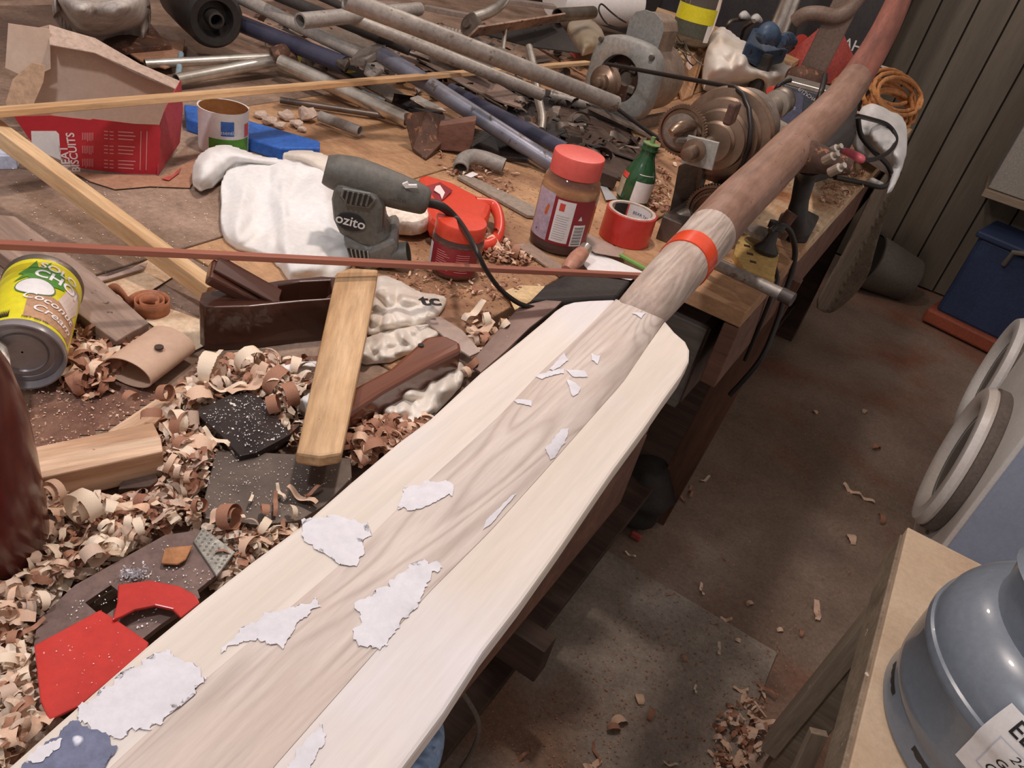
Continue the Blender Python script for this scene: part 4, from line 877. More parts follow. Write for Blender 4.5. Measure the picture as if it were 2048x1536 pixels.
# ================================================================== SANDER, JARS, TAPE, BOTTLE
SB = P(748, 512, 0)
sd_ = thing('power_sander', 'charcoal grey electric sander with handle, vents and dust port', 'power tool', SB)
wv = Vector((-SB.x, -SB.y, 0)).normalized()
def q(px, py, off=0): return PV(px, py, SB) + wv * off
hp = [(652, 332, 26), (672, 338, 33), (710, 346, 36), (750, 360, 36), (790, 374, 34), (825, 386, 31), (848, 395, 27), (856, 398, 20)]
bent('handle', [q(x, y, .012) for x, y, _ in hp], [SP(SB, c * .98) for _, _, c in hp], OZ, sd_, seg=32)
def vprism(name, poly, t0, t1, m, parent, bev=.006, smooth=False):
    a = [q(x, y, t0) for x, y in poly]; b = [q(x, y, t1) for x, y in poly]
    return ob(name, G().prism(a, b), m, parent, bev=bev)
vprism('motor_housing', [(676, 345), (760, 365), (772, 392), (770, 440), (788, 458), (752, 480), (715, 470), (684, 446), (672, 420), (668, 380)], .042, -.03, OZ, sd_, .009)
vprism('base_housing', [(690, 446), (740, 470), (792, 448), (800, 470), (784, 500), (740, 518), (706, 500)], .048, -.045, mat('lighter_charcoal_plastic', '6e6b66', '7a7771', 8, rough=.5), sd_, .007)
a, b = q(765, 495, .03), q(818, 487, .034)
g = G().tube([(0, 0, 0), ((b - a).length, 0, 0)], SP(SB, 24), 32, inner=.88); ob('dust_port', g, OZ, sd_, long_frame(a, b), smooth=True, local=True)
vprism('vent_frame', [(690, 352), (744, 362), (756, 374), (742, 392), (700, 386), (686, 368)], .0455, .040, mat('grey_vent_frame', '6f6d68', '777570', rough=.5), sd_, .0015)
vprism('vent_recess', [(694, 356), (742, 365), (750, 375), (738, 388), (702, 382), (691, 368)], .0470, .044, BLACK, sd_, 0)
for k in range(5): vprism('vent_slat', [(700 + k * 10, 356 + k * 2), (704 + k * 10, 357 + k * 2), (696 + k * 10 + 2, 384 + k), (692 + k * 10 + 2, 380 + k)], .0485, .045, OZ, sd_, .0006)
vprism('vent_recess', [(700, 468), (738, 474), (744, 490), (728, 502), (712, 494)], .0500, .046, BLACK, sd_, 0)
for k in range(5): vprism('vent_slat', [(706 + k * 8, 468 + k), (709 + k * 8, 469 + k), (716 + k * 7, 500 - k), (712 + k * 7, 497 - k)], .0515, .047, mat('slat_grey', '8d8a84', rough=.5) if k == 0 else bpy.data.materials['slat_grey'], sd_, .0006)
bd = [(706 + 29 * math.cos(a) * (1 if abs(math.cos(a)) < .75 else .96), 419 + 17.5 * math.sin(a) + 5 * math.cos(a)) for a in [2 * math.pi * k / 28 for k in range(28)]]
vprism('badge', bd, .0440, .041, OZD, sd_, .0008)
text('ozito', SP(SB, 27), SILV, face_frame(SB, q(706, 418, .0446)) @ Matrix.Rotation(-.13, 4, 'Z'), sd_, bold=.015)
hm = face_frame(SB, q(796, 378, .012 + SP(SB, 33))); text('ozito', SP(SB, 17), mat('faint_grey_print', '45433f', rough=.6), hm @ Matrix.Rotation(-.12, 4, 'Z'), sd_)
vprism('paint_mark', [(806, 350), (816, 346), (818, 352), (834, 352), (835, 357), (822, 357), (812, 358)], .012 + SP(SB, 31), .012 + SP(SB, 24), WHT, sd_, 0)
# flex from the sander
fx = [q(854, 398, .012), q(880, 412, .02), q(905, 430, .03), PV(922, 448, P(915, 560, 0)) ]
pf = [P(854, 398, .155), P(885, 412, .150), P(918, 445, .135), P(948, 492, .11), P(972, 540, .085), P(1000, 578, .05), P(1030, 602, .03), P(1052, 612, .022), P(1080, 618, .012)]
hz = q(854, 398, .012).z - ZB
pf[0] = q(852, 398, .012); pf[1] = P(885, 414, hz - .004); pf[2] = P(918, 445, hz - .02)
cs = [SP(p, w) for p, w in zip(pf, [10, 9, 7.5, 5.5, 5, 5, 5, 5, 5])]
o = bent('flex', pf, cs, CORD, sd_, seg=14); o['label'] = 'black flex trailing down to the oar'
# white pulp pad
pp = P(808, 440, 0); rp = SP(pp, 48)
pd = thing('white_pad', 'rough white porous pad standing behind the dust port of the sander', 'pad', pp)
g = G(); rg = []
for z, k in ((0, .9), (.004, 1), (.020, 1.02), (.026, .95), (.029, .7), (.029, .05)):
    rg.append([Vector((rp * k * math.cos(t) * 1.15, rp * k * math.sin(t) * .95, z + (.002 * noise.noise(Vector((k * 9, t * 4, 1)))))) for t in [2 * math.pi * j / 40 for j in range(40)]])
g.rings(rg); ob('pad_body', g, FOAM, pd, Matrix.Translation(P(806, 446, .010)) @ Matrix.Rotation(.15, 4, 'X'), smooth=True, local=True)
# honey-coloured big jar
def jar_big():
    b = P(1112, 490, 0); r = SP(b, 57); h = top_h(1112, 490, 308)
    t = thing('big_spread_jar', 'large jar with coral red lid and half-scraped brown spread', 'jar', b)
    M = axis_frame(b, (0, 0, 1))
    pr = [(r * .85, .001), (r * .97, .006), (r, .018), (r * .97, .030), (r * 1.0, .038), (r * 1.0, h * .64), (r * .985, h * .68), (r * .93, h * .75), (r * .80, h * .80)]
    turned('contents', [(a * .955, max(.003, z)) for a, z in pr if z < h * .72] + [(.001, h * .7)], AMBER, b, parent=t, seg=56)
    turned('syrup', [(r * .86, .002), (r * .972, .008), (r * .978, .03), (r * .962, .034)], DKHON, b, parent=t, seg=56, cap=False)
    turned('jar_wall', pr + [(r * .82, h * .84)], CLEAR, b, parent=t, seg=56)
    turned('lid', [(r * .83, h * .795), (r * .86, h * .80), (r * .86, h * .985), (r * .84, h), (r * .76, h * 1.004), (.001, h * 1.004)], REDL, b, parent=t, seg=72)
    pat = patch('label', r * 1.006, -1.25, 1.15, h * .13, h * .62, CRIM, M, t, 30); pat['label'] = 'dark red wraparound label'
    patch('label_panel', r * 1.009, -1.25, -.42, h * .14, h * .64, mat('lilac_label', 'b8a8b8', 'c8bcc8', 6, rough=.5), M, t)
    patch('label_panel', r * 1.012, -.30, .32, h * .16, h * .60, WHT, M, t)
    patch('barcode_panel', r * 1.012, .42, .88, h * .14, h * .37, WHT, M, t)
    g = G()
    for k in range(17):
        z = h * .155 + (h * .20) * k / 17; d = .0006 + .0005 * ((k * 7) % 3 == 0); q0 = len(g.v)
        for j in range(7):
            a = .47 + .36 * j / 6; g.v += [Vector((r * 1.016 * math.cos(a), r * 1.016 * math.sin(a), z)), Vector((r * 1.016 * math.cos(a), r * 1.016 * math.sin(a), z + d))]
        g.f += [(q0 + 2 * j, q0 + 2 * j + 2, q0 + 2 * j + 3, q0 + 2 * j + 1) for j in range(6)]
    ob('barcode', g, INK, t, M, local=True)
    patch('red_emblem', r * 1.016, -.20, -.02, h * .49, h * .57, REDP, M, t)
    g = G()
    for k in range(11):
        z = h * .19 + (h * .27) * k / 11; q0 = len(g.v); e = .20 - .05 * ((k * 5) % 4 == 0)
        for j in range(6):
            a = -.24 + (e + .24) * j / 5; g.v += [Vector((r * 1.016 * math.cos(a), r * 1.016 * math.sin(a), z)), Vector((r * 1.016 * math.cos(a), r * 1.016 * math.sin(a), z + .0007))]
        g.f += [(q0 + 2 * j, q0 + 2 * j + 2, q0 + 2 * j + 3, q0 + 2 * j + 1) for j in range(5)]
    ob('small_print', g, GTEXT, t, M, local=True)
    def wp(pol, m, nm):
        g = G(); g.v = [Vector((r * 1.014 * math.cos(a), r * 1.014 * math.sin(a), z)) for a, z in pol]; g.f = [tuple(range(len(pol)))]; ob(nm, g, m, t, M, local=True)
    wp([(-.95, h * .2), (-.91, h * .2), (-.60, h * .42), (-.64, h * .43)], INK, 'dipper_print'); wp([(-.70, h * .40), (-.60, h * .40), (-.54, h * .50), (-.62, h * .52), (-.68, h * .46)], mat('orange_print', 'c86830', rough=.5), 'dipper_print')
    wp([(.60, h * .47), (.68, h * .42), (.52, h * .42)], WHT, 'recycling_mark')
    # amber swirls stuck to the glass
jar_big()
def jar_small():
    b = P(905, 543, 0); r = SP(b, 52); h = top_h(905, 543, 440)
    t = thing('small_lid_jar', 'short jar with orange-red lid and dark red label, behind the red-brown strip', 'jar', b); M = axis_frame(b, (0, 0, 1))
    pr = [(r * .80, .001), (r * .92, .006), (r * .94, .02), (r * .96, h * .30), (r * .99, h * .62), (r * .96, h * .72), (r * .86, h * .78)]
    turned('contents', [(a * .95, z + .002) for a, z in pr if z < h * .66] + [(.001, h * .6)], mat('rosy_powder', 'b07868', '945a4c', 12, rough=.5), b, parent=t, seg=48)
    turned('jar_wall', pr + [(r * .86, h * .8)], CLEAR, b, parent=t, seg=48)
    turned('lid', [(r * .92, h * .74), (r * .95, h * .75), (r * .95, h * .98), (r * .92, h * 1.0), (r * .84, h * 1.003), (.001, h * 1.003)], ORED, b, parent=t, seg=64)
    patch('label', r * .99, -1.3, .95, .012, h * .64, CRIM, M, t, 28, R1=r * 1.005)
    patch('label_panel', r * 1.0, -1.3, -1.05, .014, h * .60, WHT, M, t, 6, R1=r * 1.01)
    g = G()
    for k in range(9):
        for a0, a1 in ((-.75, -.2 - .1 * (k % 3)), (.05, .55)):
            z = .018 + (h * .6 - .02) * k / 9; q0 = len(g.v)
            for j in range(5):
                a = a0 + (a1 - a0) * j / 4; rr_ = r * (1.0 + .012); g.v += [Vector((rr_ * math.cos(a), rr_ * math.sin(a), z)), Vector((rr_ * math.cos(a), rr_ * math.sin(a), z + .0010))]
            g.f += [(q0 + 2 * j, q0 + 2 * j + 2, q0 + 2 * j + 3, q0 + 2 * j + 1) for j in range(4)]
    ob('small_print', g, PPRINT, t, M, local=True)
jar_small()
# red bottle lying behind
rb = thing('red_trigger_bottle', 'flat red plastic bottle with looped handle lying behind the short jar', 'bottle', P(915, 450, 0))
slab('body', [(836, 352), (850, 346), (905, 362), (962, 392), (985, 408), (978, 428), (964, 446), (900, 462), (862, 432), (845, 398)], .045, .036, ORED, rb, bev=.010)
bent('loop_handle', [P(950, 408, .035), P(985, 412, .034), (P(998, 435, .028)), P(998, 465, .02), P(985, 485, .014), P(962, 492, .012), P(948, 480, .012)], [.012, .011, .009, .009, .010, .010, .010], ORED, rb, seg=14)
slab('printed_label', [(852, 372, .0478), (880, 364, .0495), (905, 380, .0500), (888, 398, .0475), (868, 412, .043), (856, 400, .043)], .05, .0012, CRIM, rb, bev=0)
slab('white_print', [(872, 372, .0495), (880, 370, .0498), (890, 385, .0495), (884, 398, .0488), (880, 388, .0490), (868, 380, .0490)], .05, .001, WPRINT, rb, bev=0)
# red tape roll
tb = P(1247, 477, 0); r = SP(tb, 51); h = top_h(1247, 477, 421)
tr_ = thing('red_tape_roll', 'fat roll of shiny red tape standing right of the large jar', 'tape roll', tb)
turned('tape', [(r * .84, .001), (r, .001), (r * .995, h), (r * .84, h)], REDT, tb, parent=tr_, seg=64, cap=False)
turned('core', [(r * .80, .0), (r * .86, .0), (r * .93, h + .0015), (r * .80, h + .0015), (r * .80, 0)], mat('card_core', 'd8c8bc', 'cbb8aa', 10, rough=.8), tb, parent=tr_, seg=64, cap=False)
M = axis_frame(tb, (0, 0, 1)); patch('core_label', r * .795, 1.9, 3.4, .004, h * .97, WHT, M, tr_); patch('core_label', r * .795, 3.4, 4.2, .004, h * .97, OZD, M, tr_); patch('red_stripe', r * .79, 3.34, 3.42, .004, h * .97, REDP, M, tr_)
def innertext(s, sz, th, z): 
    R0 = r * .785
    text(s, sz, BINK, M, tr_, wrap=lambda x, y: Vector((R0 * math.cos(th - x / R0), R0 * math.sin(th - x / R0), z + y)))
innertext('BEAR TAPE', .008, 2.55, h * .72); innertext('48mm x 50m', .005, 2.55, h * .52)
# green bottle
gbt = P(1262, 402, 0); h = top_h(1262, 402, 288); r = SP(gbt, 33)
gt = thing('green_bottle', 'green glass bottle with torn white label and plastic stopper', 'bottle', gbt); M = axis_frame(gbt, (.03, .05, 1))
prb = [(r * .9, 0), (r, .008), (r, h * .42), (r * .92, h * .52), (r * .66, h * .68), (r * .48, h * .80), (r * .44, h * .90), (r * .54, h * .91), (r * .54, h * .94), (r * .46, h * .945), (r * .47, h), (.001, h)]
ob('body', G().lathe(prb, 44), BOTG, gt, M, smooth=True, local=True)
ob('stopper', G().lathe([(r * .5, h), (r * .52, h * 1.02), (r * .3, h * 1.03), (r * .15, h * 1.035), (r * .13, h * 1.13), (.001, h * 1.135)], 24), mat('green_stopper', '6c8a54', '7c965f', rough=.5), gt, M, smooth=True, local=True)
patch('label', r * 1.02, -.1, 1.2, .01, h * .43, WHT, M, gt); patch('label', r * .97, -.05, 1.1, h * .44, h * .55, WHT, M, gt, R1=r * .88); patch('label', r * 1.02, -1.5, -.75, .01, h * .40, mat('aged_label', 'b8a890', 'a89880', 12), M, gt); patch('red_print', r * 1.015, -1.4, -.7, h * .41, h * .50, REDP, M, gt, R1=r * .95)
# chisel, paper, pen
ch = thing('chisel', 'chisel with pinkish wood handle and steel ferrule in front of the large jar', 'chisel', P(1150, 520, 0))
a, b = P(1132, 542, .014), P(1172, 497, .03)
ob('handle', G().lathe([(.001, 0), (.009, .001), (.012, .01), (.014, .04), (.012, (b - a).length * .8), (.001, (b - a).length * .8)], 20), mat('pinkish_handle', 'b07c66', 'c08c76', 12, rough=.45), ch, axis_frame(a, b - a), smooth=True, local=True)
ob('ferrule', G().lathe([(.001, 0), (.0115, .0), (.0105, .016), (.008, .018), (.001, .018)], 20), CHR, ch, axis_frame(a + (b - a) * .8, b - a), smooth=True, local=True)
o = slab('white_paper_sheet', [(1172, 500), (1200, 508), (1235, 522), (1290, 545), (1262, 560), (1180, 545), (1168, 530)], .006, .001, WHT); tag(o, 'white paper sheet behind the red-brown strip near the oar neck', 'paper')
o = slab('torn_plastic_strip', [(1160, 470), (1180, 468), (1250, 502), (1240, 514), (1190, 505), (1165, 488)], .012, .0015, mat('dull_film', 'a48e82', 'b49e92', 8, rough=.35)); tag(o, 'dull torn plastic film between large jar and red tape roll', 'film')
o = bar('green_pen', (1240, 507, .015), (1298, 538, .012), 7, .005, mat('green_plastic', '7cae52', '6c9e46', rough=.4)); tag(o, 'thin green plastic stick pointing at the tape band', 'stick')
o = slab('grey_flat_bar', [(914, 352), (935, 348), (1070, 412), (1072, 432), (1055, 430)], .008, .006, mat('grey_timber_lath', '8e7e70', '9c8c7e', 12, rough=.6)); tag(o, 'weathered grey flat bar on the bench behind the red bottle', 'bar')
o = slab('white_square_tag', [(930, 350), (945, 343), (957, 348), (942, 355)], .0095, .001, WHT); tag(o, 'tiny white square tag on the grey flat bar', 'tag')
o = slab('grey_lath', [(1030, 488), (1060, 486), (1148, 545), (1120, 550)], .006, .004, mat('dusty_lath', '9c8474', 'ac9484', 12)); tag(o, 'dusty lath lying on the bench in front of the large jar', 'lath')
o = slab('clear_film_triangle', [(1198, 365), (1212, 372), (1235, 398), (1212, 400)], .006, .001, mat('bluish_film', 'a8a8a8', 'b8b8bc', rough=.3)); tag(o, 'bluish film scrap left of the green bottle', 'film')
o = bar('dark_wood_peg', (1198, 338, .035), (1236, 352, .03), 28, .025, DARKW); tag(o, 'short dark square peg right of the coral lid', 'peg')
# steel tube with cap at the bench edge and strap
o = thing('galvanised_tube', 'galvanised tube with dark end cap sticking out past the bench edge', 'tube', P(1500, 560, 0))
pipe('tube_body', (1385, 505, .03), (1570, 592, .035), 11.0 and SP(P(1570, 592, .035), 13), GALV, o)
a, b = P(1562, 588, .035), P(1586, 600, .035); ob('end_cap', G().tube([(0, 0, 0), ((b - a).length, 0, 0)], SP(a, 14.5), 20), PIPEC, o, long_frame(a, b), smooth=True, local=True)
o = bent('hanging_flex', [P(1540, 462, .06), P(1560, 450, .07), P(1580, 462, .06), P(1590, 500, .02), P(1585, 540, -.02), P(1572, 580, -.06), P(1555, 640, -.12), P(1520, 720, -.2), P(1460, 790, -.3)], .0055, CORD); tag(o, 'black flex looping over the bench edge and down to the drawer', 'cable')
o = bent('hanging_flex', [P(1545, 520, .005), P(1555, 560, .0), P(1540, 600, -.03), P(1520, 650, -.10), P(1490, 720, -.2)], .004, CORD); tag(o, 'thinner black lead hanging over the edge beside the tube cap', 'cable')
o = slab('notched_block', [(1478, 470), (1540, 470), (1560, 500), (1548, 560), (1490, 540), (1468, 505)], .012, .012, mat('yellowed_board', 'c8a868', 'b89458', 10, rough=.6)); tag(o, 'yellowish notched board under the spindle knob', 'board')
for k, (x, y) in enumerate([(1488, 488), (1494, 504), (1500, 520)]):
    n_ = slab('notch', [(x, y), (x + 12, y + 3), (x + 13, y + 7), (x, y + 4)], .0126, .002, DARKW, o, bev=0)
# ================================================================== PIPE PILE
def pp_(name, a, b, w, m, label, cat='pipe', inner=.84):
    o = pipe(name, a, b, SP(P(*b), w / 2), m, inner=inner); tag(o, label, cat); return o
pp_('pipe', (690, -2, .26), (1232, 208, .13), 31, GALV, 'longest grey galvanised pipe, pointing at the motor pulley', inner=.8)
bv = P(1190, 192, .145)
o = pp_('pipe', (690, 30, .19), (1085, 190, .10), 24, GALV, 'second grey pipe running under the longest one')
pp_('chrome_tube', (562, 124, .045), (815, 240, .02), 31, CHR, 'chrome tube passing under the long pine strip, right of centre of the pile', 'tube')
pp_('chrome_tube', (352, 160, .02), (556, 120, .04), 22, CHR, 'chrome tube rising right from the biscuit packet corner', 'tube')
pp_('chrome_tube', (290, 128, .02), (540, 114, .045), 17, CHR, 'upper of the two chrome tubes beside the blue clip', 'tube')
pp_('blue_grey_pipe', (762, 108, .12), (1108, 330, .02), 34, BLUP, 'blue-grey pipe slanting down to the coral jar lid')
pp_('navy_pipe', (900, 180, .05), (1130, 300, .03), 30, NAVP, 'navy pipe just right of the blue-grey pipe')
pp_('navy_pipe', (462, 40, .08), (690, 130, .07), 34, NAVP, 'navy bar behind the chrome tube junction, near the black wheel')
pp_('tan_pipe', (470, -10, .14), (740, 120, .09), 26, GPVC, 'tan-grey pipe beginning at the top edge right of the wheel')
pp_('grey_pipe', (600, 42, .19), (838, 18, .20), 26, GPVC, 'grey pipe near the top with its open end facing right', inner=.75)
pp_('short_grey_pipe', (640, 232, .018), (720, 262, .018), 21, GPVC, 'short grey pipe offcut lying alone left of the rusty angle')
pp_('rusty_pipe', (1015, 160, .05), (1062, 183, .045), 26, RUSTY, 'short rusty pipe end under the longest grey pipe', inner=.8)
pp_('black_bar', (540, -15, .17), (820, 100, .12), 22, BLACKM, 'black round bar lying between the grey pipes at the top', 'bar')
pp_('black_bar', (610, -20, .20), (790, 60, .17), 15, BLACKM, 'thinner black bar at the top edge above the open grey pipe', 'bar')
pp_('dark_pipe', (1100, 190, .03), (1236, 222, .03), 24, GALV, 'rusty bar running from the chrome hook to the motor foot', 'bar')
pp_('grey_pipe', (1115, 30, .14), (1185, 25, .14), 24, STEEL, 'short grey tube stub beside the white tub at the top')
pp_('flat_bar', (560, 200, .012), (770, 232, .012), 12, DSTEEL, 'thin dark rod lying under the chrome tube', 'rod')
pp_('steel_rod', (970, 255, .012), (1090, 330, .012), 9, CHR, 'thin bright rod below the blue-grey pipe', 'rod')
pp_('steel_rod', (1000, 150, .02), (1010, 60, .12), 10, CHR, 'thin chrome rod standing among the dark plates', 'rod')
pp_('blue_rod', (725, 185, .035), (770, 205, .03), 13, mat('bluish_chrome', '8fb0c0', 'b8c8cc', 20, rough=.2, metal=.8), 'short bluish chrome cylinder beside the pine strip', 'tube')
o = bent('chrome_hook', [P(1058, 95, .12), P(1066, 130, .10), P(1075, 190, .06), P(1084, 235, .035), P(1082, 262, .02)], SP(P(1075, 190, .06), 8.5), CHR); tag(o, 'curved chrome tube bending down behind the longest grey pipe', 'tube')
o = bent('chrome_elbow', [P(945, 36, .15), P(975, 26, .16), P(1000, 10, .17), P(1015, -12, .18)], SP(P(975, 26, .16), 11), CHR); tag(o, 'curved chrome tube at the top edge left of the perforated rail', 'tube')
o = bent('elbow_pipe', [P(921, 338, .012), P(926, 322, .02), P(944, 314, .025), P(970, 318, .024), P(1008, 332, .02)], SP(P(950, 320, .02), 15.5), GPVC, seg=24, inner=.82); tag(o, 'short bent grey pipe elbow lying near the orange bottle', 'pipe elbow')
# perforated rail and dark plates
rail = thing('perforated_rail', 'pale rusty rail with a row of holes near the top of the pile', 'rail', P(1030, 60, .1))
bar('rail_web', (945, 62, .13), (1120, 34, .14), 30, .006, mat('pale_rusty_iron', 'b49886', '8a6a56', 16, rough=.7, speck=('6a3c28', 30, .6)), rail, roll=-.9)
for k in range(6):
    p = P(968 + k * 28, 58 - k * 4.6, .134) ; ob('hole', G().lathe([(SP(p, 3.5), 0), (SP(p, 3.5), .002), (.0005, .002)], 12), INK, rail, axis_frame(p, (0, -.75, .65)), local=True)
turned('roller', [(.001, 0), (.028, 0), (.028, .02), (.012, .022), (.012, .03), (.001, .03)], STEEL, P(947, 55, .13), (-.2, -.8, .3), rail)
o = slab('black_plate', [(955, 64, .11), (1120, 45, .115), (1160, 105, .07), (1060, 92, .07)], .1, .004, BLACKM); tag(o, 'black triangular plate under the perforated rail', 'plate')
o = slab('grey_plate', [(830, 80, .10), (990, 150, .08), (1000, 128, .09), (920, 70, .11)], .1, .005, STEEL); tag(o, 'grey steel plate in front of the perforated rail', 'plate')
o = slab('brown_channel', [(800, 110, .06), (1000, 200, .035), (1045, 215, .03), (1035, 190, .035), (940, 135, .05), (860, 95, .06)], .05, .006, mat('brownish_channel', '9a8276', 'a89084', 14, rough=.5, metal=.3)); tag(o, 'brownish metal channel with a cut end above the black void', 'channel')
o = slab('grey_angle', [(620, 60, .10), (700, 110, .09), (820, 150, .08), (800, 120, .09), (700, 60, .11)], .09, .006, mat('grimy_angle', '6e6258', '7c6e62', 12, rough=.6)); tag(o, 'grimy angle iron between the navy bar and the black bar', 'angle iron')
o = slab('dark_heap_piece', [(860, 190), (980, 200), (1120, 300), (1180, 330), (1230, 310), (1210, 250), (1100, 180), (950, 150)], .008, .006, BLACKM); tag(o, 'black sheet in the dark hollow under the pipes', 'sheet')
o = slab('dark_heap_piece', [(1100, 190), (1240, 230), (1310, 300), (1300, 380), (1230, 350), (1150, 300)], .010, .008, mat('shadow_stand_in', '4a3a31', '574439', 8, rough=.8)); tag(o, 'dark slab standing in for the shadow between the hollow and the green bottle', 'board')  # dark slab laid in place of the shadow under motor and lathe
for i, (a, b, w, lb_) in enumerate([((850, 10, .12), (950, 30, .13), 22, 'grimy grey board at the very top left of the chrome elbow'), ((1000, -5, .12), (1110, 10, .13), 26, 'pinkish offcut board at the top edge above the perforated rail'), ((700, 0, .15), (800, 6, .16), 20, 'grey timber at the top edge above the open pipe')]):
    o = bar('grey_board', a, b, w, .012, mat('grimy_board_%d' % i, '84746a', '94847a', 14, rough=.8)); tag(o, lb_, 'board')
comb = thing('comb_rack', 'small rack with white teeth behind the steel roller', 'rack', P(905, 80, .08))
for k in range(5): ob('tooth', G().box((0, 0, 0), (.004, .004, .03), Matrix.Translation(P(890 + 7 * k, 66 + k * 1.5, .11))), mat('ivory_tooth', 'c8bcb0', rough=.5) if k == 0 else bpy.data.materials['ivory_tooth'], comb)
ob('back_bar', G().box((0, 0, 0), (.09, .008, .008), Matrix.Translation(P(905, 74, .095)) @ Matrix.Rotation(.4, 4, 'Z')), DARKW, comb)
# bracket lever
br_ = thing('bracket_lever', 'cast grey lever bracket with bolt holes lying over the pipes', 'bracket', P(740, 130, .08))
slab('arm', [(700, 118, .10), (716, 100, .11), (750, 84, .12), (768, 62, .13), (780, 75, .13), (768, 94, .12), (760, 105, .11), (730, 120, .10)], .11, .014, mat('light_cast_grey', '938981', 'a59b92', 12, rough=.6, metal=.2), br_, bev=.003)
slab('plate', [(735, 115, .09), (758, 110, .09), (772, 122, .09), (768, 140, .08), (745, 155, .08), (728, 142, .08), (732, 128, .09)], .09, .008, bpy.data.materials['light_cast_grey'], br_, bev=.003)
for x, y in ((746, 131), (757, 116), (772, 72)):
    p = P(x, y, .0925 if x < 765 else .132); ob('bolt_hole', G().lathe([(SP(p, 4), -.001), (SP(p, 4), .0015), (.0005, .0015)], 14), INK, br_, axis_frame(p, (0, 0, 1)), local=True)
slab('clamp', [(672, 120, .08), (690, 98, .09), (698, 108, .09), (700, 122, .08), (690, 134, .08)], .09, .012, STEEL, br_, bev=.003)
# yellow bracket strip
o = slab('yellow_strip', [(584, 96, .05), (600, 96, .055), (640, 112, .055), (690, 138, .05), (712, 142, .045), (700, 144, .045), (680, 142, .045), (640, 122, .05), (606, 110, .05), (600, 125, .04), (590, 112, .045)], .05, .003, YEL); tag(o, 'bright yellow metal strip behind the chrome tube end', 'strip')
o = bent('iron_joint', [P(545, 112, .05), P(560, 108, .055), P(575, 104, .055), P(585, 122, .045)], [.018, .02, .018, .012], RUSTY); tag(o, 'dark crushed joint where the chrome tubes meet', 'joint')
# rusty angle and brown block
o = slab('rusty_angle', [(808, 226, .07), (855, 222, .07), (890, 230, .06), (884, 285, .02), (852, 318, .004), (826, 295, .01)], .05, .006, RUSTY); tag(o, 'rusty curved iron angle standing left of the brown block', 'angle iron')
ab = P(915, 312, 0); bbk = thing('brown_block', 'brown wooden block standing in front of the blue-grey pipe', 'wood block', ab)
t_ = [PV(x, y, ab) for x, y in [(878, 250), (952, 240), (946, 285), (936, 305), (872, 300)]]; wv_ = Vector((-ab.x, -ab.y, 0)).normalized()
ob('block', G().prism(t_, [v - wv_ * .035 for v in t_]), wood('brown_block_wood', '6a473c', '7e5a4c', 16, rough=.5), bbk, bev=.002)
o = slab('glossy_black_bag', [(790, 190, .04), (840, 192, .04), (880, 215, .035), (890, 225, .03), (850, 225, .025), (810, 215, .02), (780, 205, .02)], .04, .02, mat('glossy_black_film', '14100f', '2a2220', 20, rough=.12, bump=.8), bev=.006); tag(o, 'glossy black crumpled film above the rusty angle', 'film')
o = slab('glossy_black_bag', [(930, 250, .02), (990, 265, .03), (1050, 300, .03), (1060, 320, .02), (1000, 310, .01), (940, 295, .01)], .02, .01, bpy.data.materials['glossy_black_film'], bev=.004); tag(o, 'glossy black film under the blue-grey pipe', 'film')
o = slab('oval_steel_scoop', [(820, 195, .055), (836, 190, .055), (880, 212, .045), (893, 222, .04), (850, 212, .045)], .05, .004, CHR, bev=.001); tag(o, 'pointed bright steel blade beside the glossy black film', 'blade')
# white tub, plastic and jar behind
tb_ = P(1190, 30, .0); o = thing('white_tub', 'large white plastic tub lying at the top behind the motor', 'tub', tb_)
a, b = P(1110, -10, .12), P(1260, 10, .12); r = SP(a, 45)
ob('tub_body', G().lathe([(.001, 0), (r * .9, 0), (r, .01), (r, (b - a).length), (r * .95, (b - a).length + .01), (.001, (b - a).length + .01)], 40), CANV, o, axis_frame(a, b - a), smooth=True, local=True)
o = cloth('olive_film', [(1130, 42), (1180, 30), (1215, 70), (1200, 95), (1165, 105), (1145, 75)], .05, .04, mat('olive_film', '9a8a72', 'b0a088', 8, rough=.4), step=7, fall=20, seed=41); tag(o, 'crumpled olive-grey plastic film between tub and motor', 'film')
o = bent('thin_black_wire', [P(1262, 52, .16), P(1235, 55, .17), P(1212, 45, .18), P(1198, 22, .19), P(1203, 8, .2), P(1222, 24, .19), P(1240, 38, .18), P(1252, 45, .17)], .0026, CORD); tag(o, 'thin black wire looping above the motor in front of the tub', 'wire')
o = slab('red_wrapper', [(1135, 100, .03), (1165, 92, .03), (1180, 102, .03), (1150, 115, .02)], .03, .003, RTRI); tag(o, 'red wrapper scrap left of the motor top', 'wrapper')

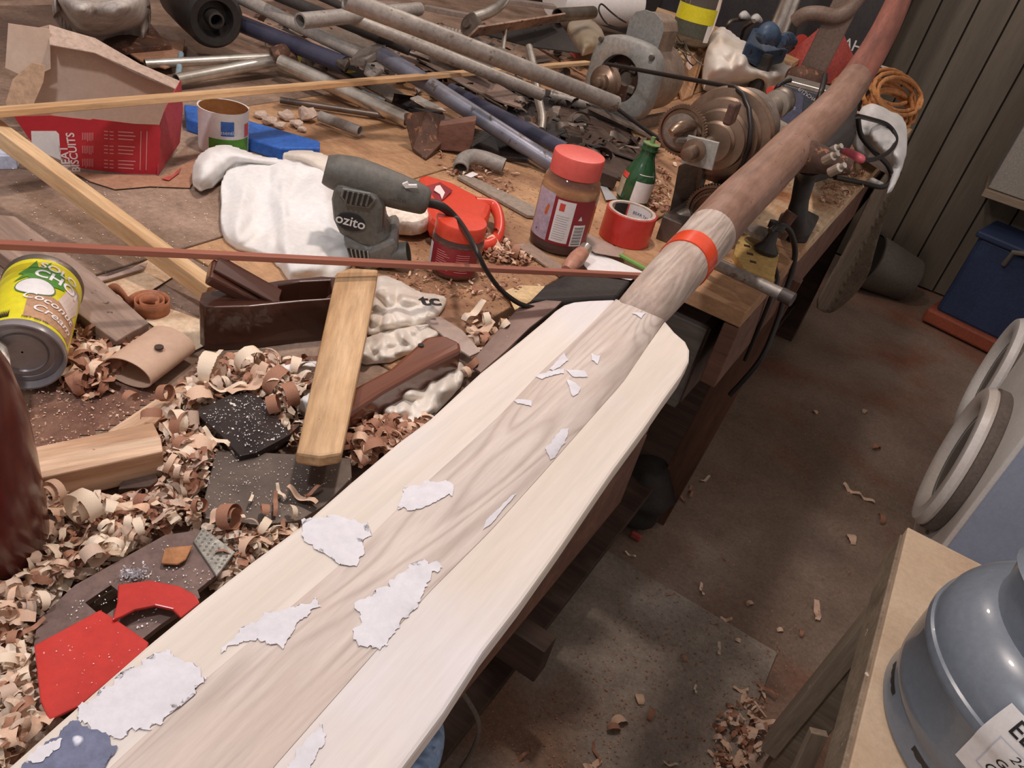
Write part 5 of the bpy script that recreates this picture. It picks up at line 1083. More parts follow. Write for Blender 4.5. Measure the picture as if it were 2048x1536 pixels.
for i, (a, b, w, m_, lb_) in enumerate([((640, 110, .03), (900, 250, .012), 34, 'c', 'flat grimy steel strip lying between chrome tube and blue-grey pipe'), ((700, 60, .09), (860, 120, .07), 30, 's', 'wide grey sheet-metal strip beside the lever bracket'),
    ((560, 60, .04), (740, 160, .03), 26, 'b', 'dark rubbery strip under the navy bar'), ((840, 120, .06), (1010, 215, .03), 26, 's', 'grey channel under the longest pipe'), ((880, 60, .09), (1010, 110, .07), 40, 'c', 'grimy folded plate behind the second grey pipe'),
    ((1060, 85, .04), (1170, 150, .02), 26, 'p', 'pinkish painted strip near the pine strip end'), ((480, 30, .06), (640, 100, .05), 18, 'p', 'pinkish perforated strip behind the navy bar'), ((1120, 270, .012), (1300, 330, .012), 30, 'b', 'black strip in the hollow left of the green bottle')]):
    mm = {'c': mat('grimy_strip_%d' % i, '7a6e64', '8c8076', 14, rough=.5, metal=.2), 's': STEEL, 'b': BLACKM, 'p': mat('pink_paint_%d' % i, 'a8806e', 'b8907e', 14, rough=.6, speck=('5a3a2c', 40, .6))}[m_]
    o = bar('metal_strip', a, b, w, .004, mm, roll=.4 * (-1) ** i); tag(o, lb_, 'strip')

DEFER_SCRAP = [(480, 20), (700, 30), (1000, 60), (1180, 120), (1300, 300), (1180, 330), (1000, 260), (860, 200), (700, 150), (560, 110)]
# ================================================================== MOTOR, LATHE AND FAR BENCH END
mb_ = P(1248, 262, 0)
mo = thing('electric_motor', 'grey dusty electric motor driving the lathe belt', 'motor', mb_)
yax = Vector((.10, 1, 0)).normalized()
fc = PV(1236, 158, P(1225, 250, 0)); fr = SP(fc, 76)
M = axis_frame(fc, yax, Vector((0, 0, 1)))     # local x up, local y right of the axis
def sq_prof(a, r, p=3.2):
    c, s_ = math.cos(a), math.sin(a); return r / ((abs(c) ** p + abs(s_) ** p) ** (1 / p))
def squircle(z, r, n=48, p=3.2, dx=0): return [Vector((sq_prof(t, r, p) * math.cos(t) + dx, sq_prof(t, r, p) * math.sin(t), z)) for t in [2 * math.pi * k / n for k in range(n)]]
def circ(z, r, n=48, dx=0): return [Vector((r * math.cos(t) + dx, r * math.sin(t), z)) for t in [2 * math.pi * k / n for k in range(n)]]
g = G().rings([circ(.014, fr * .58), circ(-.002, fr * .60), circ(-.004, fr * .64), squircle(0, fr * .93), squircle(.008, fr), squircle(.05, fr * 1.0), squircle(.052, fr * .9)], cap=False); ob('end_bell', g, MGREY, mo, M, smooth=True, local=True)
g = G().rings([circ(.05, fr * .9), circ(.06, fr * .92), circ(.20, fr * .90), circ(.225, fr * .80), circ(.228, fr * .1)]); ob('shell', g, MDUST, mo, M, smooth=True, local=True)
g = G().rings([circ(.040, fr * .6), circ(.040, fr * .2)], cap=False); ob('inner_plate', g, RUSTY, mo, M, local=True)
for k in range(4):
    a = .6 + k * 1.57; ob('spoke', G().box((fr * .36 * math.cos(a), fr * .36 * math.sin(a), .03), (.02, .02, .012)), CAST, mo, M, .004, local=True)
for k in range(4):
    a = math.pi / 4 + k * math.pi / 2; ob('bolt', G().lathe([(.006, -.008), (.006, .004), (.001, -.009)], 10), STEEL, mo, M @ Matrix.Translation((fr * 1.1 * math.cos(a), fr * 1.1 * math.sin(a), 0)), local=True)
pc = M @ Vector((-.012, -.02, -.03))
turned('pulley', [(.006, -.045), (.013, -.043), (.015, -.03), (.021, -.028), (.023, -.016), (.030, -.012), (.040, -.004), (.036, .004), (.042, .012), (.032, .014), (.013, .016), (.013, .04)], BRASSY, pc, yax, mo, seg=40)
# capacitor hump
g = G(); hpz = []
for z in (.075, .165):
    hpz.append([Vector((x, y, z)) for x, y in [(fr * .7, -.045), (fr * 1.30, -.047), (fr * 1.52, -.036), (fr * 1.62, -.014), (fr * 1.62, .014), (fr * 1.52, .036), (fr * 1.30, .047), (fr * .7, .045)]])
g.rings(hpz); ob('capacitor_cover', g, MDUST, mo, M, .004, local=True)
g = G(); hpz = []
for z in (.070, .075):
    hpz.append([Vector((x, y, z)) for x, y in [(fr * .8, -.049), (fr * 1.32, -.051), (fr * 1.55, -.039), (fr * 1.66, -.015), (fr * 1.66, .015), (fr * 1.55, .039), (fr * 1.32, .051), (fr * .8, .049)]])
g.rings(hpz); ob('cover_plate', g, MGREY, mo, M, .001, local=True)
for sx in (-1, 1): ob('foot', G().box((-fr * 1.05, sx * fr * .62, .13), (fr * .34, .02, .2)), CAST, mo, M, .003, local=True)
bar('mount_arm', (1180, 210, .035), (1322, 275, .03), 22, .008, CAST, mo); bar('mount_plate', (1160, 205, .025), (1246, 240, .022), 26, .02, CAST, mo)
# lathe -----------------------------------------------------------
HS = .175
la = thing('metal_lathe', 'small old metal lathe with stepped belt pulleys and gears', 'lathe', P(1400, 430, 0))
def LA(px, py, h=HS): return P(px, py, h)
s0, s1 = LA(1382, 305), LA(1535, 222)
lax = (s1 - s0).normalized()
def disc(name, px, py, rpx, prof, m, h=HS, seg=56, ax=None):
    c = LA(px, py, h); r = SP(c, rpx); return turned(name, [(a * r, z) for a, z in prof], m, c, ax or lax, la, seg=seg, cap=True), c, r
ob('spindle', G().tube([(0, 0, 0), ((s1 - s0).length, 0, 0)], .011, 20, inner=.6), STEEL, la, long_frame(s0, s1), smooth=True, local=True)
turned('spindle_sleeve', [(.007, -.035), (.011, -.034), (.012, 0), (.020, .002), (.020, .010), (.012, .012)], BRASSY, s0 + lax * .01, lax, la)
def gear(name, c, r, th, teeth, m, ax):
    g = G(); n = teeth * 4; A, B = [], []
    for k in range(n):
        rr_ = r if k % 4 in (0, 1) else r * .945; t = 2 * math.pi * (k + (.35 if k % 4 == 0 else -.35 if k % 4 == 1 else 0)) / n
        A.append(Vector((rr_ * math.cos(t), rr_ * math.sin(t), 0))); B.append(Vector((rr_ * math.cos(t), rr_ * math.sin(t), th)))
    def cc(z, k): return [Vector((r * k * math.cos(2 * math.pi * j / n), r * k * math.sin(2 * math.pi * j / n), z)) for j in range(n)]
    g.rings([cc(-.006, .02), cc(-.006, .2), cc(.002, .22), cc(.004, .82), cc(0, .86), A, B, cc(th, .2)])
    return ob(name, g, m, la, axis_frame(c, ax), local=True)
c1 = LA(1362, 262, .185); gear('change_gear', c1, SP(c1, 50), .014, 52, BRASSY, lax)
turned('gear_boss', [(.001, -.022), (.010, -.022), (.012, -.004), (.03, -.002), (.03, .004)], CAST, c1 + (lax * -.004), lax, la)
c2 = LA(1424, 425, .055); gear('change_gear', c2, SP(c2, 56), .010, 58, BRASSY, lax); c3_ = c2 - lax * .012; gear('small_gear', c3_, SP(c2, 42), .011, 48, BRASSY, lax)
# stepped pulley
st = LA(1424, 286); 
turned('stepped_pulley', [(.012, -.004), (.034, -.002), (.034, .004), (.024, .011), (.036, .018), (.036, .022), (.052, .024), (.052, .028), (.041, .036), (.054, .044), (.054, .047), (.069, .049), (.069, .053), (.058, .061), (.071, .069), (.071, .072), (.086, .074), (.086, .078), (.074, .086), (.088, .095), (.088, .099), (.03, .10)], BRASSY, st, lax, la, seg=72, smooth=18)
e_ = st + lax * .125; turned('bull_wheel', [(.02, 0), (.074, .002), (.078, .006), (.078, .022), (.068, .026), (.060, .045), (.052, .048), (.02, .05)], CAST, e_, lax, la, seg=64)
f_ = st + lax * .185; turned('headstock_bearing', [(.02, 0), (.07, 0), (.074, .006), (.074, .022), (.04, .026), (.02, .028)], CAST, f_, lax, la, seg=48)
bar('oil_cap', (1466, 208, .27), (1478, 203, .27), 17, .035, RUSTY, la, bev=.004)
# bracket plate at the near end
pb = LA(1388, 303, HS); Mb = axis_frame(pb, -lax, Vector((0, 0, 1)))
ob('square_plate', G().box((-.004, -.006, -.02), (.048, .056, .006)), mat('light_grey_plate', '9a968f', 'a8a49c', 8, rough=.5), la, Mb @ Matrix.Rotation(.1, 4, 'Z'), .001, local=True)
bar('gear_link', (1352, 272, .185), (1412, 276, .19), 16, .012, CAST, la, bev=.003)
bent('gear_arm', [LA(1342, 266, .19), LA(1360, 255, .2), LA(1385, 252, .2), LA(1402, 268, .19)], [.008, .011, .010, .007], BRASSY, la)
# headstock casting foot
ft = [(1356, 330, .13), (1400, 322, .13), (1404, 345, .11), (1384, 420, .01), (1336, 430, .004), (1348, 380, .06)]
top = [P(*p) for p in ft]; ob('headstock_foot', G().prism(top, [v + lax * .05 for v in top]), CAST, la, bev=.004)
bar('bed_rail', (1345, 440, .045), (1640, 225, .045), 30, .045, DSTEEL, la, bev=.002); bar('bed_rail', (1410, 445, .045), (1700, 235, .045), 16, .045, DSTEEL, la, bev=.002)
bar('bed_foot', (1330, 430, .02), (1440, 455, .02), 40, .02, CAST, la, bev=.004)
bent('gear_stud', [P(1346, 440, .03), P(1362, 432, .04), P(1375, 428, .045)], [.010, .011, .013], STEEL, la)
# chuck and saddle
cq = LA(1512, 233, .17); turned('spindle_nose', [(.001, 0), (.010, .0), (.013, .02), (.02, .03)], CHR, cq, lax, la)
cq = LA(1540, 216, .17); r = SP(cq, 17); turned('tailstock_barrel', [(r * .9, -.02), (r, -.018), (r, .05), (r * 1.6, .052), (r * 1.7, .06), (r * 1.6, .075), (r * 1.2, .078)], mat('pale_steel', 'ab9f92', '968a7e', 14, rough=.4, metal=.5), cq, lax, la)
cq = LA(1556, 206, .17); r = SP(cq, 27); turned('handwheel', [(.01, .02), (r * .8, .022), (r, .028), (r, .045), (r * .9, .05), (.01, .05)], STEEL, cq, lax, la)
slab('cross_slide', [(1530, 245, .10), (1548, 232, .10), (1590, 255, .10), (1575, 272, .10)], .1, .03, mat('dusty_slide', 'b0a294', '9a8c80', 12, rough=.6, metal=.2), la, bev=.002)
slab('saddle', [(1505, 275, .06), (1530, 255, .06), (1580, 285, .06), (1545, 312, .06)], .06, .05, CAST, la, bev=.003)
# belt
pA, pB = pc + yax * .008, st + lax * .085
up = Vector((0, 0, 1)); dn = pB - pA; pr_ = []
sd1 = dn.normalized().cross(lax).normalized(); 
if sd1.z < 0: sd1 = -sd1
for k in range(7): 
    a = math.pi * k / 6; pr_.append(pA + sd1 * (.042 * math.cos(a)) - dn.normalized() * (.042 * math.sin(a)))
for k in range(9):
    a = math.pi * k / 8; pr_.append(pB - sd1 * (.086 * math.cos(a)) + dn.normalized() * (.086 * math.sin(a)))
o = ob('drive_belt', G().tube(pr_, .0048, 8, close=True), CORD, smooth=60); tag(o, 'black rubber drive belt stretched between the motor and lathe pulleys', 'belt')
# drill-like stand under the far shaft
gs = thing('black_tool_stand', 'black cast tool stand on the right bench edge below the oar shaft', 'stand', P(1600, 460, 0))
bent('column', [P(1590, 455, .02), P(1592, 440, .05), P(1600, 400, .09), P(1612, 350, .14), P(1622, 318, .18)], [.035, .022, .017, .02, .034], BLACK, gs, seg=20)
slab('foot', [(1562, 425, .02), (1600, 412, .02), (1640, 432, .02), (1620, 470, .02), (1585, 468, .02)], .02, .02, BLACKM, gs, bev=.004)
bent('head', [P(1560, 300, .19), P(1610, 312, .19), P(1660, 325, .19), P(1700, 335, .19)], [.024, .03, .022, .014], RUSTY, gs, seg=18)
slab('body', [(1640, 240, .12), (1690, 190, .14), (1718, 205, .14), (1712, 270, .14), (1690, 300, .13), (1650, 310, .13)], .14, .07, BLACKM, gs, bev=.008)
for x, y in ((1656, 306), (1648, 322), (1660, 345)): turned('chrome_bolt', [(.008, 0), (.008, .02), (.005, .022), (.005, .03), (.001, .03)], CHR, P(x, y, .20), (.5, -.3, .6), gs, seg=12)
kn = thing('spindle_knob', 'dark spindle with cone-shaped knob at the bench edge right of the tape band', 'knob', P(1530, 500, 0))
turned('flange', [(.03, 0), (.03, .008), (.014, .012)], CAST, P(1520, 470, .03), (0, 0, 1), kn); turned('cone', [(.022, 0), (.024, .006), (.012, .02), (.008, .045), (.016, .048), (.016, .06), (.001, .062)], BLACK, P(1530, 505, .012), (0, .1, 1), kn)
turned('collar', [(.02, 0), (.02, .015), (.012, .018), (.012, .05)], RUSTY, P(1552, 470, .03), (.2, .2, 1), kn)
o = bent('red_handled_tool', [P(1686, 302, .14), P(1700, 308, .14), P(1722, 318, .14), P(1728, 320, .14)], [.008, .011, .010, .006], mat('pink_red_handle', 'c8606a', 'b85460', rough=.4)); tag(o, 'small tool with pinkish-red handle beside the white cloth', 'tool handle')
for lb_, ps, r_ in (('black flex looping over the far white cloth', [P(1715, 232, .16), P(1740, 238, .14), P(1775, 250, .12), P(1792, 275, .10), P(1782, 300, .09), P(1750, 318, .08), P(1720, 320, .08)], .006),
                ('thick black flex curving under the far white cloth', [P(1716, 235, .16), P(1722, 270, .12), P(1745, 300, .09), P(1775, 330, .05), P(1782, 355, .02), P(1765, 374, .01), P(1720, 365, .01), P(1670, 355, .02)], .0065)):
    o = bent('black_flex', ps, r_, CORD); tag(o, lb_, 'cable')
o = ob('plug_end', G().tube([P(1742, 362, .01), P(1762, 372, .01)], .010, 10), SILV, smooth=True); tag(o, 'silver plug end on the bench edge by the hanging sheet', 'plug')
# dark base of bench corner shavings are added later
o = cloth('white_cloth', [(1705, 262), (1722, 212), (1740, 198), (1782, 208), (1800, 222), (1815, 250), (1817, 290), (1808, 330), (1790, 372), (1776, 380), (1790, 330), (1770, 320), (1740, 300)], .0, .05, CANV, step=7, fall=30, freq=.018, seed=5, fold=.5, lift=.10); tag(o, 'white cloth heaped on the far right bench corner below the orange cord', 'cloth')
# orange cord coil
cc_ = thing('orange_cord_coil', 'coil of orange extension cord hanging at the far right bench end', 'cord', P(1775, 200, .06))
rr = random.Random(4); g = G(); ps = []
cA, cB = P(1742, 176, .16), P(1822, 222, .10)
for k in range(9 * 16):
    t = 2 * math.pi * k / 16; w_ = k // 16
    c = (cA + cB) / 2; d = (cB - cA) / 2
    s_ = 1 + .06 * math.sin(w_ * 2.1)
    p = c + d * (math.cos(t) * s_) + Vector((.02 * math.sin(w_ * 1.3), .10 * math.sin(t), .035 * math.sin(t) * (1 + .1 * math.cos(w_)) + (w_ - 4) * .009)); ps.append(p)
g.tube(ps, .0065, 8); ob('cord_loops', g, ROPE, cc_, smooth=True)
o = bent('orange_cord_end', [P(1668, 165, .14), P(1690, 150, .15), P(1712, 158, .15), P(1730, 172, .15)], .008, ROPE); tag(o, 'orange cord end beside the red board behind the charger', 'cord')
# battery charger
qb = P(1612, 292, 0); ck = thing('battery_charger', 'dark grey battery charger box with chrome top edge behind the lathe', 'battery charger', qb)
f = [PV(x, y, qb) for x, y in [(1548, 262), (1566, 166), (1665, 192), (1692, 205), (1672, 300), (1590, 285)]]; w_ = Vector((-qb.x, -qb.y, 0)).normalized()
ob('case', G().prism(f, [v - w_ * .10 for v in f]), mat('charger_case', '4a4c55', '585a62', 5, rough=.45), ck, bev=.006)
f = [PV(x, y, qb) + w_ * .002 for x, y in [(1564, 166), (1569, 158), (1668, 184), (1666, 194)]]; ob('chrome_edge', G().prism(f, [v - w_ * .10 for v in f]), CHR, ck, bev=.002)
f = [PV(x, y, qb) + w_ * .003 for x, y in [(1556, 248), (1568, 178), (1608, 187), (1600, 262)]]; ob('face_panel', G().prism(f, [v - w_ * .003 for v in f]), mat('slate_panel', '5c6078', '666a80', 5, rough=.5), ck)
for s_, x, y, z in (('6/12V', 1607, 184, 10), ('CHARGER', 1632, 202, 9), ('AMPS', 1583, 212, 8)): text(s_, SP(qb, z), SILV, face_frame(qb, PV(x, y, qb) + w_ * .004) @ Matrix.Rotation(-.3, 4, 'Z'), ck)
bent('lead', [P(1550, 200, .10), P(1552, 178, .14), P(1566, 165, .16), P(1582, 160, .17)], .006, CORD, ck)
o = bent('red_clamp', [P(1540, 182, .10), P(1555, 180, .10), P(1562, 185, .10)], [.012, .014, .010], REDP); tag(o, 'red battery clamp beside the charger case', 'clamp')
o = bent('charger_flex', [P(1650, 150, .26), P(1640, 190, .24), P(1618, 235, .18), P(1598, 275, .12)], .006, CORD); tag(o, 'black lead crossing the front of the charger', 'cable')
# post, bent pipe
pb_ = P(1600, 195, .05); po = thing('brown_post', 'brown painted square post leaning behind the charger to the top edge', 'post', pb_)
a, b = PV(1620, 150, pb_), PV(1715, -40, pb_); wd2 = SP(pb_, 48)
g = G(); L = (b - a).length; g.box((L / 2, 0, 0), (L, wd2, wd2 * .8)); xx = (b - a).normalized(); zz = Vector((-pb_.x, -pb_.y, 0)).normalized(); yy = zz.cross(xx)
ob('post', g, BROWNP, po, Matrix(((xx.x, yy.x, zz.x, a.x), (xx.y, yy.y, zz.y, a.y), (xx.z, yy.z, zz.z, a.z), (0, 0, 0, 1))), .004, local=True)
bent('bent_pipe', [PV(1592, 40, pb_) + zz * .05, PV(1612, 26, pb_) + zz * .06, PV(1640, 24, pb_) + zz * .06, PV(1670, 30, pb_) + zz * .05, PV(1695, 20, pb_) + zz * .04, PV(1720, -10, pb_) + zz * .03], SP(pb_, 13), BROWNP, po, seg=16)
bent('clamp_base', [PV(1578, 144, pb_) + zz * .05, PV(1600, 150, pb_) + zz * .06, PV(1630, 158, pb_) + zz * .05, PV(1648, 150, pb_) + zz * .03], [.02, .04, .04, .02], RUSTY, po, seg=14)
# red board, speaker amp, dark boxes
rb_ = P(1640, 170, .0); o = thing('red_board', 'flat red triangular board standing behind the brown post', 'board', rb_)
BB = Vector((rb_.x * .96, rb_.y * .96, ZB)); f = [PV(x, y, BB) for x, y in [(1574, 110), (1640, 55), (1680, 52), (1715, 130), (1690, 170), (1600, 165)]]; w_ = Vector((-BB.x, -BB.y, 0)).normalized(); ob('panel', G().prism(f, [v - w_ * .008 for v in f]), RTRI, o, bev=.002)
ay = Vector((-.70, 3.95, ZB)); am = thing('black_amplifier', 'tall black speaker amplifier at the back with white brand lettering', 'amplifier', Vector((-.75, 4.15, 0)))
ob('cabinet', G().box((-.98, 4.15, .95), (1.05, .42, 1.9)), mat('black_vinyl', '2f2c2e', '3a3638', 5, rough=.6), am, bev=.02)
def onY(px, py, yv):
    r = w_of(Vector((px - 1024, py - 768, F))); return EYE + r * ((yv - EYE.y) / r.y)
for dz in (0,):
    p = onY(1706, 92, 3.935); Mx = Matrix(((1, 0, 0, p.x), (0, 0, -1, 3.935), (0, 1, 0, p.z), (0, 0, 0, 1))); text('YAMAHA', .062, SILV, Mx @ Matrix.Translation((-.045, 0, 0)), am, bold=.01)
p = onY(1710, 116, 3.935); ob('trim_line', G().box((p.x - .1, 3.937, p.z), (.5, .004, .008)), SILV, am)
# blue drill press
dp = P(1535, 90, .19); dr_ = thing('blue_drill_press', 'blue drill press table with chrome column at the top of the photo', 'drill press', P(1535, 120, 0))
slab('table', [(1492, 84, .19), (1506, 54, .20), (1556, 52, .20), (1588, 70, .19), (1576, 98, .18), (1532, 100, .17)], .19, .05, VISE, dr_, bev=.01)
turned('column', [(.035, 0), (.035, .5), (.001, .5)], CHR, P(1556, 62, .20), (.03, 0, 1), dr_); turned('column_collar', [(.055, 0), (.06, .02), (.05, .06)], BLACKM, P(1556, 72, .18), (.03, 0, 1), dr_)
bent('vise_jaw', [P(1520, 78, .21), P(1536, 66, .23), P(1552, 80, .21)], [.02, .035, .02], VISE, dr_)
bent('vise_jaw', [P(1560, 84, .21), P(1575, 80, .21), P(1585, 90, .20)], [.02, .026, .02], VISE, dr_)
ob('foot_block', G().box((dp.x, dp.y + .05, ZB + .08), (.045, .045, .16)), BLACKM, dr_, bev=.01)
o = bent('red_funnel', [P(1586, 104, .06), P(1594, 90, .10), P(1602, 84, .14)], [.012, .02, .03], REDP); tag(o, 'red plastic scoop end between drill press and red board', 'scoop')
for lb_, ps in (('grey brake pipe hooking left from the drill press', [P(1450, 60, .10), P(1462, 42, .14), P(1490, 38, .15), P(1510, 30, .17)]), ('thin grey pipe bending above the white bundle', [P(1478, 85, .01), P(1484, 72, .08), P(1490, 55, .15), P(1508, 42, .19)])):
    o = bent('thin_pipe', ps, .008, STEEL); tag(o, lb_, 'pipe')
for x, y in ((1488, 34), (1512, 40)): o = bent('wing_nut', [P(x - 8, y, .16), P(x, y - 4, .17), P(x + 9, y + 2, .16)], [.010, .018, .010], SILV); tag(o, 'silver wing nut fitting above the white bundle' if x < 1500 else 'second silver fitting closer to the drill press column', 'fitting')
o = sbox('dark_board', (-1.95, 4.2, .95), (.9, .05, 1.6), BLACKM, kind=None); tag(o, 'dark panel leaning at the back wall behind the white bundle', 'panel')
# white bundle
o = cloth('white_bundle', [(1408, 165), (1412, 100), (1430, 55), (1450, 50), (1470, 70), (1500, 85), (1530, 118), (1580, 125), (1592, 150), (1575, 175), (1560, 182), (1545, 198), (1525, 192), (1520, 175), (1440, 165)], .0, .07, CANV2, step=7, fall=40, freq=.013, seed=15, fold=.5, lift=.15); tag(o, 'large white cloth bundle between the wooden box and the charger', 'cloth')
o = slab('tan_board_end', [(1520, 105, .10), (1560, 102, .10), (1600, 118, .09), (1585, 128, .09), (1530, 118, .09)], .1, .02, PINE); tag(o, 'tan board end lying behind the white bundle', 'board')
# timber box and jar
wbx = thing('timber_box', 'pine timber frame box behind the motor carrying the yellow-label jar', 'box', P(1380, 160, 0))
slab('top_board', [(1298, 50, .10), (1315, 14, .12), (1440, 55, .11), (1420, 80, .10), (1352, 140, .08)], .1, .02, PINE, wbx, bev=.002)
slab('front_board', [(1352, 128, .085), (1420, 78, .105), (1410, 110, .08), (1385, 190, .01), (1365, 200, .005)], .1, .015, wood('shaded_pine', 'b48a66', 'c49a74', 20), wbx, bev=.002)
slab('corner_post', [(1392, 60, .14), (1432, 52, .14), (1428, 80, .12), (1398, 82, .12)], .14, .09, PINE, wbx, bev=.002)
jb = P(1376, 86, .11); jt = thing('yellow_label_jar', 'clear jar with yellow label standing on the pine box at the top', 'jar', jb); r = SP(jb, 40)
turned('glass', [(r * .9, 0), (r, .01), (r, .17), (r * .8, .20), (r * .75, .24)], CLEAR, jb, parent=jt, seg=40); turned('contents', [(r * .88, .004), (r * .95, .012), (r * .95, .03), (.001, .032)], mat('murky_contents', '8a7c64', '9c8e76', 10), jb, parent=jt, seg=40)
M = axis_frame(jb, (0, 0, 1)); patch('yellow_label', r * 1.02, -1.3, 1.1, .075, .125, YEL, M, jt); patch('dark_label', r * 1.02, -1.3, .7, .03, .074, mat('dark_olive_print', '4a4a40', '5a5a4c', 8), M, jt); patch('white_label', r * 1.02, .72, 1.1, .02, .074, WHT, M, jt)
# small things in between
o = slab('blue_card', [(1426, 185, .03), (1458, 195, .03), (1462, 208, .02), (1445, 218, .01), (1432, 212, .01)], .03, .002, BLU); tag(o, 'blue card scrap between belt and white bundle', 'card')
o = slab('light_blue_film', [(1424, 182, .032), (1462, 190, .032), (1458, 200, .03), (1430, 192, .03)], .032, .001, LBLUE); tag(o, 'pale blue film over the blue card scrap', 'film')
o = slab('tan_tray', [(1405, 165, .02), (1470, 190, .02), (1520, 185, .02), (1530, 215, .01), (1500, 240, .01), (1460, 205, .01)], .02, .012, KRAFT); tag(o, 'tan card tray behind the stepped pulley', 'tray')
g = G(); rr = random.Random(8)
wt = thing('wire_tangle', 'tangle of dark wires hanging over the pine box edge', 'wires', P(1350, 110, .1))
for k in range(7):
    a = Vector((rr.uniform(1320, 1350), rr.uniform(40, 80), .14)); ps = [P(a.x + j * rr.uniform(6, 16), a.y + j * rr.uniform(4, 16), .14 - .01 * j + rr.uniform(0, .02)) for j in range(6)]
    bent('wire', ps, .0022, CORD if k % 2 else STEEL, wt, seg=6)
o = slab('pink_paper_tag', [(1372, 110, .10), (1380, 112, .10), (1384, 135, .08), (1378, 140, .08), (1372, 132, .08)], .1, .001, mat('pinkish_paper', 'e0c4ba', rough=.7)); tag(o, 'small pinkish paper tag dangling from the wires', 'paper tag')
o = slab('tan_wood_slip', [(1262, 260, .015), (1310, 275, .015), (1300, 290, .015), (1275, 285, .015)], .015, .004, PINE); tag(o, 'tan wood slip between motor foot and green bottle', 'wood slip')
# ================================================================== SHAVINGS
rs = random.Random(21)
def ribbon(kind, r, w, turns, rs):
    """one curl: list of verts and faces in local space"""
    vs = []; n = max(5, int(9 * turns)) ; ax = rs.uniform(-.25, .25)
    for k in range(n + 1):
        u = k / n
        if kind == 'roll':
            a = u * turns * 2 * math.pi; rad = r * (1 - .45 * u); x, z = rad * math.cos(a), rad * math.sin(a); off = ax * r * u * turns * 1.6; ww = w * (1 - .25 * u)
        elif kind == 'arc':
            a = u * turns * math.pi; x, z = r * math.cos(a), r * .7 * math.sin(a); off = ax * r * u; ww = w * (.5 + .5 * math.sin(math.pi * min(1, u * 1.3 + .1)))
        else:
            x = (u - .5) * r * 2.4; z = r * .22 * math.sin(u * 4 + ax * 9); off = 0; ww = w * (.6 + .4 * math.sin(math.pi * u))
        j = rs.uniform(-.08, .08) * w
        vs += [Vector((x, off - ww / 2 + j, z)), Vector((x, off + ww / 2 + j, z))]
    return vs, [(2 * k, 2 * k + 2, 2 * k + 3, 2 * k + 1) for k in range(n)]
def rotm(rs, tilt): return Matrix.Rotation(rs.uniform(0, 6.28), 3, 'Z') @ Matrix.Rotation(rs.gauss(0, tilt), 3, 'X') @ Matrix.Rotation(rs.gauss(0, tilt), 3, 'Y')
def in_poly(poly, rs):
    xs = [p[0] for p in poly]; ys = [p[1] for p in poly]
    while True:
        x, y = rs.uniform(min(xs), max(xs)), rs.uniform(min(ys), max(ys))
        if inside(x, y, poly): return x, y
def carpet(name, poly, count, size, hmax, mats, label, base=None, kinds=('roll', 'arc', 'arc', 'flat', 'flat', 'flat', 'flat'), tilt=.5, h0=0, cat='shavings'):
    """a heap of small shavings nobody could count; one object, several tones"""
    vs, fs, mi = [], [], []
    for _ in range(count):
        x, y = in_poly(poly, rs); d = min(1, edge_d(x, y, poly) / 30)
        s = size * rs.uniform(.35, 1.25); p = P(x, y, h0 + .003 + rs.random() ** 1.3 * hmax * d + s * .3)
        v, f = ribbon(rs.choice(kinds), s, s * rs.uniform(.5, 1.3), rs.uniform(.5, 1.5), rs); Mx = rotm(rs, tilt); n = len(vs)
        vs += [tuple(Mx @ q + p) for q in v]; fs += [tuple(i + n for i in q) for q in f]; k = rs.choice(range(len(mats))); mi += [k] * len(f)
    c = Vector(vs[0]); c = Vector((c.x, c.y, ZB + h0))
    me = bpy.data.meshes.new(name); me.from_pydata([tuple(Vector(v) - c) for v in vs], [], fs)
    for m in mats: me.materials.append(m)
    me.polygons.foreach_set('material_index', mi)
    me.polygons.foreach_set('use_smooth', [True] * len(me.polygons))
    o = bpy.data.objects.new(name, me); COL.objects.link(o); o.location = c
    return tag(o, label, cat, kind='stuff')
def mound(name, poly, hgt, label, h0=0, step=10, m=None, fall=50):
    xs = [p[0] for p in poly]; ys = [p[1] for p in poly]; g = G(); idx = {}
    nx, ny = int((max(xs) - min(xs)) / step) + 1, int((max(ys) - min(ys)) / step) + 1
    for j in range(ny + 1):
        for i in range(nx + 1):
            x, y = min(xs) + i * step, min(ys) + j * step; ins = inside(x, y, poly); d = edge_d(x, y, poly) if ins else 0
            if ins or edge_d(x, y, poly) < step * 1.2:
                k = min(1, d / fall); hh = h0 + .001 + hgt * (k ** .6) * (.75 + .5 * noise.noise(Vector((x * .03, y * .03, 2)))) + .003 * noise.noise(Vector((x * .13, y * .13, 5))) * k
                idx[i, j] = len(g.v); g.v.append(P(x, y, hh))
    for (i, j), a in idx.items():
        q = [idx.get(k) for k in ((i, j), (i + 1, j), (i + 1, j + 1), (i, j + 1))]
        if None not in q: g.f.append(tuple(q))
    o = ob(name, g, m or SAW, smooth=180); return tag(o, label, 'sawdust', kind='stuff')
A1 = [(0, 1000), (60, 975), (150, 985), (235, 1000), (330, 960), (400, 1000), (412, 1040), (330, 1062), (150, 1160), (60, 1240), (68, 1300), (90, 1400), (110, 1450), (30, 1525), (-60, 1600), (-80, 1200)]
A2 = [(318, 850), (350, 790), (420, 712), (520, 712), (640, 722), (650, 770), (600, 830), (590, 905), (520, 790), (470, 775), (400, 812), (385, 830), (440, 890), (420, 930), (400, 1000), (330, 960), (325, 910)]
A3 = [(405, 1045), (440, 1038), (520, 1052), (600, 1042), (640, 1010), (600, 1060), (520, 1120), (470, 1165), (440, 1180), (430, 1150), (472, 1105), (410, 1050)]
A4 = [(135, 690), (170, 640), (235, 690), (270, 670), (300, 690), (240, 730), (215, 770), (170, 800), (130, 760)]
